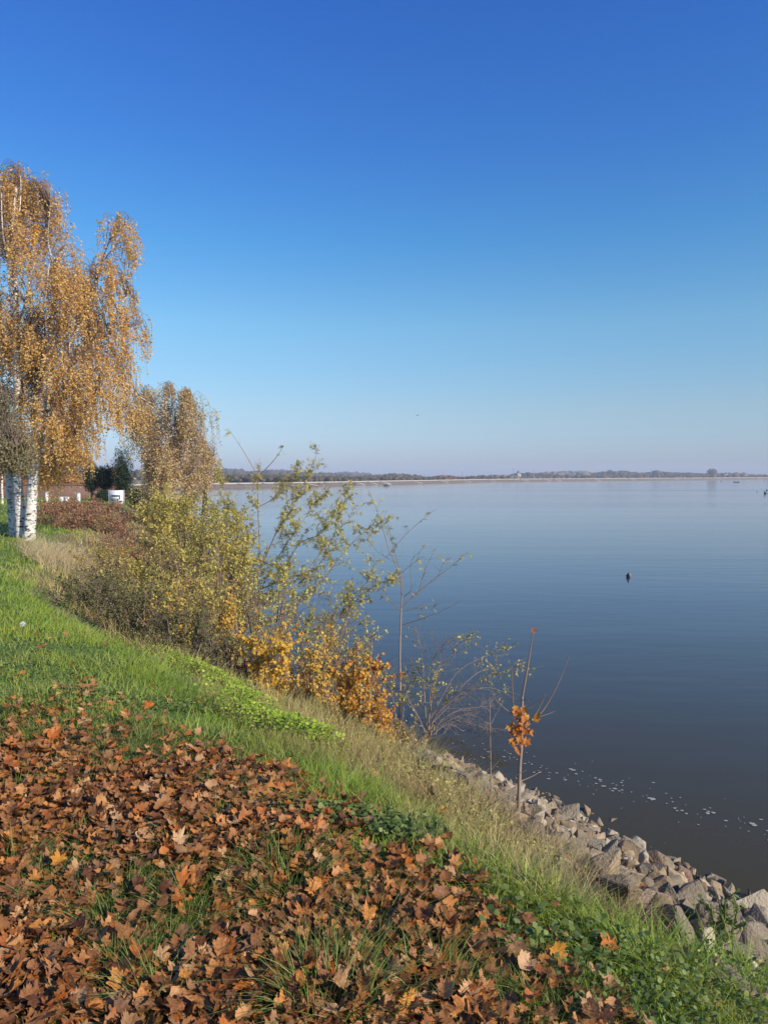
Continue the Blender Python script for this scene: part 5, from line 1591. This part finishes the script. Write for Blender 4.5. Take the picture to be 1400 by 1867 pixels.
wood('forest', 'long dark wood towards the right end of the dam', [(1080, 866), (1100, 861), (1130, 859), (1150, 862), (1170, 863), (1200, 859), (1215, 862), (1240, 863), (1270, 864), (1290, 868)], 1000, W2, 7, 1.8, 120)
wood('forest', 'thin wood behind the right end of the dam', [(1270, 867), (1300, 863), (1330, 864), (1345, 862), (1370, 868), (1400, 870), (1480, 868), (1600, 862)], 1050, W1, 6, 1.4, 120)
wood('forest', 'low hill ridge hidden behind the near birches', [(-300, 850), (0, 852), (200, 856), (320, 862)], 500, W1, 10, .8, 100)
wood('forest', 'low tree belt directly behind the left end of the dam', [(330, 866), (400, 866), (470, 867), (540, 868), (610, 871), (660, 872)], 330, W1, 7, 2.2, 50)
wood('forest', 'low tree belt directly behind the middle of the dam', [(640, 872), (700, 870), (780, 871), (860, 872), (930, 871)], 480, W1, 5, 2.2, 40)
wood('forest', 'low tree belt directly behind the right part of the dam', [(920, 871), (1000, 869), (1100, 868), (1200, 867), (1300, 868), (1400, 869), (1480, 869)], 800, W1, 5, 2.2, 60)
# single tree sticking out of the right wood
bx = px(1298, 870, 900); rt_ = empty('broadleaf_tree', (bx[0], 900, .3), 'round bare crowned tree standing above the right wood', 'tree')
b = MB(); tubes(b, spline([[bx[0], 900, 0], [bx[0], 900, 8]], 6), .35, 6); b.build('trunk', M['dark_bark'], rt_)
b = MB(); leafy_volume(b, [bx[0], 900, 8.2], [5.5, 5.5, 3.6], 1400, 1.3, T_DIAM, .2); b.build('crown', W4, rt_)

def far_box_house(name, label, x0, x1, ytop, ybot, Y, cat='house', roof=True, mat='white'):
    k = Y / F_PX; xa = (x0 - 700) * k; xb = (x1 - 700) * k; zt = px(x0, ytop, Y)[2]; w = xb - xa
    r = empty(name, ((xa + xb) / 2, Y, .3), label, cat)
    b = MB(); box(b, xa, xb, Y, Y + w * .8, 0.1, zt); wl_o = b.build('wall', M[mat], r)
    if roof:
        b = MB(); hz = w * .28
        V = [(xa - .3, Y - .3, zt + .01), (xb + .3, Y - .3, zt + .01), (xb + .3, Y + w * .8 + .3, zt + .01), (xa - .3, Y + w * .8 + .3, zt + .01), (xa - .3, Y + w * .4, zt + hz), (xb + .3, Y + w * .4, zt + hz)]
        b.add(V, [[0, 1, 5, 4], [2, 3, 4, 5], [0, 3, 2, 1]]); b.add(V, [[1, 2, 5], [3, 0, 4]]); b.build('roof', M['dark'], r)
    for i in range(3):
        b = MB(); wx = xa + w * (.2 + .27 * i); box(b, wx, wx + w * .12, Y - .06, Y - .02, zt - 1.6, zt - .6); b.build('window', M['dark'], r).parent = wl_o
far_box_house('house', 'small white house in the autumn wood above the dam', 611, 617, 871.2, 875, 590)
far_box_house('house', 'white house among the trees right of the round bare tree', 1321, 1326, 864.5, 870, 980)
far_box_house('house', 'white house near the right edge of the far shore', 1357, 1361, 865.5, 870, 980)
def church():
    Y = 800; k = Y / F_PX; c = (946 - 700) * k
    r = empty('church', (c, Y, .3), 'white church with a dark domed tower above the wood', 'church')
    b = MB(); box(b, c - 1.0, c + 2.6, Y, Y + 4, .1, px(946, 863.5, Y)[2]); b.build('wall', M['concrete'], r)
    zt = px(946, 861, Y)[2]
    b = MB(); box(b, c - 2.6, c - .6, Y - .5, Y + 1.5, .1, zt + .2); tw_o = b.build('tower', M['grey'], r)
    b = MB(); lathe(b, c - 1.6, Y + .5, [(1.5, zt + .21), (1.7, zt + .8), (1.2, zt + 1.6), (.4, zt + 2.1), (.15, zt + 3.2), (0, zt + 3.3)]); b.build('dome', M['dark'], r).parent = tw_o
    b = MB(); V = [(c - 1.0, Y - .2, zt - .85), (c + 2.8, Y - .2, zt - .85), (c + 2.8, Y + 4.2, zt - .85), (c - 1.0, Y + 4.2, zt - .85), (c - 1, Y + 2, zt + .5), (c + 2.8, Y + 2, zt + .5)]
    b.add(V, [[0, 1, 5, 4], [2, 3, 4, 5]]); b.add(V, [[1, 2, 5], [3, 0, 4]]); b.build('roof', M['grey'], r)
church()
bpy.data.objects['church'].scale = (.75, .75, .9)
for (xx, yt, Y, rad, lab) in [(843, 858.5, 700, .45, 'thin dark chimney above the red orchard'), (973.5, 855, 800, .4, 'thin mast right of the church'), (935.5, 854, 800, .35, 'pale mast left of the church'), (1187, 855, 1000, .35, 'distant mast above the dark wood')]:
    p = px(xx, yt, Y); b = MB(); tubes(b, [[p[0], Y, 0], [p[0], Y, p[2] * .5], [p[0], Y, p[2]]], [rad, rad * .8, rad * .6], 8)
    if xx in (935.5, 1187): tubes(b, [[p[0], Y, p[2] - .6], [p[0], Y, p[2] - .1]], rad * 2.6, 8)
    tag(b.build_at('mast', M['grey'], (p[0], Y, 0)), lab, 'mast')

# ------------------------------------------------------------------ boats, buoys, duck
def water_y(py): return H_EYE * F_PX / (py - 867)
def hull(mb, L, W, Hh, z0=-.12):
    n = 13; rows = []
    for i in range(n):
        t = i / (n - 1); xx = (t - .5) * L
        w = W * .5 * (1 - max(0, (t - .55) / .45) ** 2.2) * (.82 + .18 * min(1, t * 4)); w = max(w, .02)
        sh = Hh * (1 + .35 * max(0, (t - .5) * 2) ** 2)
        rows.append([(xx, -w, sh), (xx, -w * .75, z0), (xx, w * .75, z0), (xx, w, sh), (xx, w * .88, sh), (xx, w * .62, .04), (xx, -w * .62, .04), (xx, -w * .88, sh)])
    V = np.array(rows).reshape(-1, 3); idx = np.arange(n * 8).reshape(n, 8)
    mb.add(V, np.stack([idx[:-1], np.roll(idx[:-1], -1, 1), np.roll(idx[1:], -1, 1), idx[1:]], -1).reshape(-1, 4))
    mb.add(V, [list(idx[0])[::-1], list(idx[-1])])

def person_mesh(sit=True, arm=.6):
    me = bpy.data.meshes.new('person')
    # joints: hip, spine, chest, neck, head, arms, legs (sitting, facing +x)
    V = [(0, 0, 0), (.02, 0, .22), (.05, 0, .42), (.07, 0, .54), (.09, 0, .66), (.10, 0, .76),
         (.05, .17, .46), (.14, .24, .24), (.34, .20, .16), (.05, -.17, .46), (.14, -.24, .24), (.34, -.20, .16),
         (.02, .10, -.02), (.40, .13, .06), (.44, .12, -.32), (.56, .12, -.34), (.02, -.10, -.02), (.40, -.13, .06), (.44, -.12, -.32), (.56, -.12, -.34), (.44, .19, .17), (.44, -.19, .17)]
    E = [(0, 1), (1, 2), (2, 3), (3, 4), (4, 5), (2, 6), (6, 7), (7, 8), (8, 20), (2, 9), (9, 10), (10, 11), (11, 21), (0, 12), (12, 13), (13, 14), (14, 15), (0, 16), (16, 17), (17, 18), (18, 19)]
    R = [.15, .14, .16, .06, .10, .08, .075, .055, .04, .075, .055, .04, .10, .08, .055, .04, .10, .08, .055, .04, .025, .025]
    me.from_pydata(V, E, []); me.update()
    o = bpy.data.objects.new('person', me)
    md = o.modifiers.new('skin', 'SKIN'); sv = me.skin_vertices[0].data
    for i, r in enumerate(R): sv[i].radius = (r, r)
    sv[0].use_root = True
    s2 = o.modifiers.new('sub', 'SUBSURF'); s2.levels = 1; s2.render_levels = 1
    return o

def boat(label, bx_, by_, L, W, Hh, yaw, mat, people=0, name='rowing_boat'):
    Y = water_y(by_); p = px(bx_, by_, Y)
    r = empty(name, (p[0], Y, 0), label, 'boat')
    r.rotation_euler.z = yaw
    def part(nm, mb, m):
        o = bpy.data.objects.new(nm, mb.mesh(nm, m)); COL.objects.link(o); o.parent = r; return o
    b = MB(); hull(b, L, W, Hh); part('hull', b, M[mat])
    for xx in (-.22 * L, .12 * L):
        b = MB(); box(b, xx - .13, xx + .13, -W * .36, W * .36, Hh * .62, Hh * .70); part('thwart', b, M['grey'])
    b = MB(); box(b, -L * .5 - .22, -L * .5 - .02, -.12, .12, -.1, Hh + .22); box(b, -L * .5 - .16, -L * .5 - .06, -.04, .04, -.4, -.1); part('outboard_motor', b, M['dark'])
    for i in range(people):
        o = person_mesh(); COL.objects.link(o)
        xx = (-.22, .12)[i] * L - .1
        c, s = math.cos(yaw), math.sin(yaw)
        o.location = (p[0] + c * xx, Y + s * xx, Hh * .70 + .10); o.scale = (.72, .72, .72); o.rotation_euler.z = yaw + (0 if i == 0 else 3.1)
        o.data.materials.append(M['dark'])
        tag(o, ['person in dark clothes sitting in the stern of the small fishing boat', 'person in dark clothes sitting in the bow of the small fishing boat'][i], 'person', 'anglers in the fishing boat')
    return r
boat('small dark fishing boat with two seated people before the middle of the dam', 705, 886, 1.9, .85, .28, .15, 'dark', 2, 'fishing_boat')
boat('low dark boat lying before the right end of the dam', 1343, 879.5, 3.0, 1.3, .42, .1, 'dark', 0)
boat('teal boat cut by the right edge of the photo', 1400, 900, 1.35, .62, .22, .3, 'teal', 0)
for (bx_, by_, s_, m_, lab) in [(1314.5, 878, .38, 'dark', 'dark upright buoy left of the low dark boat'), (1380, 897, .10, 'dark', 'tiny dark float near the teal boat'), (1072, 879.6, .3, 'concrete', 'pale float near the foot of the dam'), (1398, 894.5, .2, 'dark', 'dark float just behind the teal boat')]:
    Y = water_y(by_); p = px(bx_, by_, Y); b = MB()
    lathe(b, p[0], Y, [(0, -.2), (s_ * .7, -.1), (s_, .12 * s_), (s_ * .8, s_ * .9), (s_ * .25, s_ * 1.3), (s_ * .2, s_ * 2.3), (0, s_ * 2.4)], 10)
    tag(b.build_at('buoy', M[m_], (p[0], Y, 0)), lab, 'buoy')

def duck():
    Y = water_y(1053); p = px(1145, 1053, Y)
    r = empty('duck', (p[0], Y, 0), 'lone dark duck with a pale flank swimming on the open water', 'duck')
    yaw = -PI * .60
    me = bpy.data.meshes.new('body')
    V = [(-.21, 0, .10), (-.12, 0, .055), (0, 0, .05), (.11, 0, .06), (.155, 0, .13), (.165, 0, .19), (.215, 0, .195), (.26, 0, .185)]
    R = [(.02, .02), (.07, .055), (.095, .075), (.07, .06), (.032, .032), (.036, .036), (.018, .012), (.014, .006)]
    me.from_pydata(V, [(i, i + 1) for i in range(7)], []); me.update()
    o = bpy.data.objects.new('body', me); o.modifiers.new('skin', 'SKIN'); sv = me.skin_vertices[0].data
    for i, q in enumerate(R): sv[i].radius = q
    sv[2].use_root = True
    s2 = o.modifiers.new('sub', 'SUBSURF'); s2.levels = 2; s2.render_levels = 2
    me.materials.append(plain('duck_brown', (.05, .04, .035), .7)); COL.objects.link(o); o.parent = r; 
    b = MB()
    for sgn in (1, -1):
        n = 9; t = np.linspace(0, 1, n); top = np.stack([-.18 + .26 * t, sgn * (.085 + .012 * np.sin(t * PI)), .12 + .02 * np.sin(t * PI)], 1); bot = np.stack([-.16 + .22 * t, sgn * (.098 + .006 * np.sin(t * PI)), .06 + 0 * t], 1)
        V2 = np.concatenate([top, bot]); b.add(V2, [[i, i + 1, n + i + 1, n + i] for i in range(n - 1)])
    w = bpy.data.objects.new('wing', b.mesh('wing', plain('duck_pale', (.55, .53, .48), .7))); COL.objects.link(w); w.parent = r
    r.rotation_euler.z = yaw
duck()
bpy.data.objects['duck'].scale = (.85, .85, .85)
# a long slow wake running to the right edge
gm = MB()
xs = np.linspace(880, 1560, 40); Yw = water_y(894.5)
V0 = []; 
for i, a in enumerate(xs):
    X = (a - 700) / F_PX * Yw * 1.0; hw = .10 + .45 * (i / 39)
    V0 += [(X, Yw - 1.2 * hw, .004), (X, Yw - .4 * hw, .05 * hw + .01), (X, Yw + .1, .06 * hw + .012), (X, Yw + .8 * hw, .004)]
idx = np.arange(160).reshape(40, 4)
gm.add(V0, np.stack([idx[:-1, :-1], idx[1:, :-1], idx[1:, 1:], idx[:-1, 1:]], -1).reshape(-1, 4))
wk = noise_mat('wake_water', [(.028, .032, .026), (.034, .038, .03)], 1, rough=.05)
tag(gm.build('water_wake', wk, smooth=True), 'thin dark wake ripple crossing the lake', 'water', kind='structure')
# a gull high over the lake
p = px(761, 757, 60); b = MB()
for s in (-1, 1):
    b.add([p, p + [s * .12, .05, .07], p + [s * .30, .02, .02], p + [s * .12, -.05, .05]], [[0, 1, 2, 3]])
tubes(b, spline([p + [0, -.16, 0], p, p + [0, .16, 0]], 6), [.01, .04, .05, .05, .035, .01], 6)
tag(b.build_at('bird', M['dark'], p), 'tiny dark bird flying in the sky over the dam', 'bird')

# ------------------------------------------------------------------ haze
bm = bmesh.new(); bmesh.ops.create_cube(bm, size=1)
for v in bm.verts: v.co = Vector((v.co.x * 4400 + 300, v.co.y * 2900 + 1000, (v.co.z + .5) * 36 - 5.5))
me = bpy.data.meshes.new('haze'); bm.to_mesh(me); bm.free()
hm = bpy.data.materials.new('haze'); hm.use_nodes = True; hm.node_tree.nodes.clear()
pv = hm.node_tree.nodes.new('ShaderNodeVolumePrincipled'); ho = hm.node_tree.nodes.new('ShaderNodeOutputMaterial')
pv.inputs['Color'].default_value = (.80, .86, 1.0, 1); pv.inputs['Density'].default_value = .00042
hm.node_tree.links.new(pv.outputs[0], ho.inputs['Volume']); me.materials.append(hm)
ho_ = bpy.data.objects.new('haze', me); COL.objects.link(ho_)
tag(ho_, 'thin autumn haze lying over the lake', 'haze', kind='stuff')

# ------------------------------------------------------------------ labels: tell look-alikes apart by their order across the picture
ORD = ['leftmost', 'second from left', 'third from left', 'fourth from left', 'fifth from left', 'sixth from left', 'seventh from left', 'eighth from left', 'ninth from left', 'tenth from left',
       'eleventh from left', 'twelfth from left', 'thirteenth from left', 'fourteenth from left', 'fifteenth from left', 'sixteenth from left', 'seventeenth from left', 'eighteenth from left']
by = {}
for o in scene.objects:
    if o.parent is None and o.get('group') and o.name.split('.')[0] in ('rock', 'grass_tuft'):
        by.setdefault(o['label'], []).append(o)
for lab, os_ in by.items():
    if len(os_) < 2: continue
    os_.sort(key=lambda o: o.location.x / max(.1, o.location.y))
    m = len(os_)
    for i, o in enumerate(os_):
        w = ORD[i] if i < (m + 1) // 2 else ORD[m - 1 - i].replace('left', 'right') if m - 1 - i else 'rightmost'
        o['label'] = lab + ', ' + w
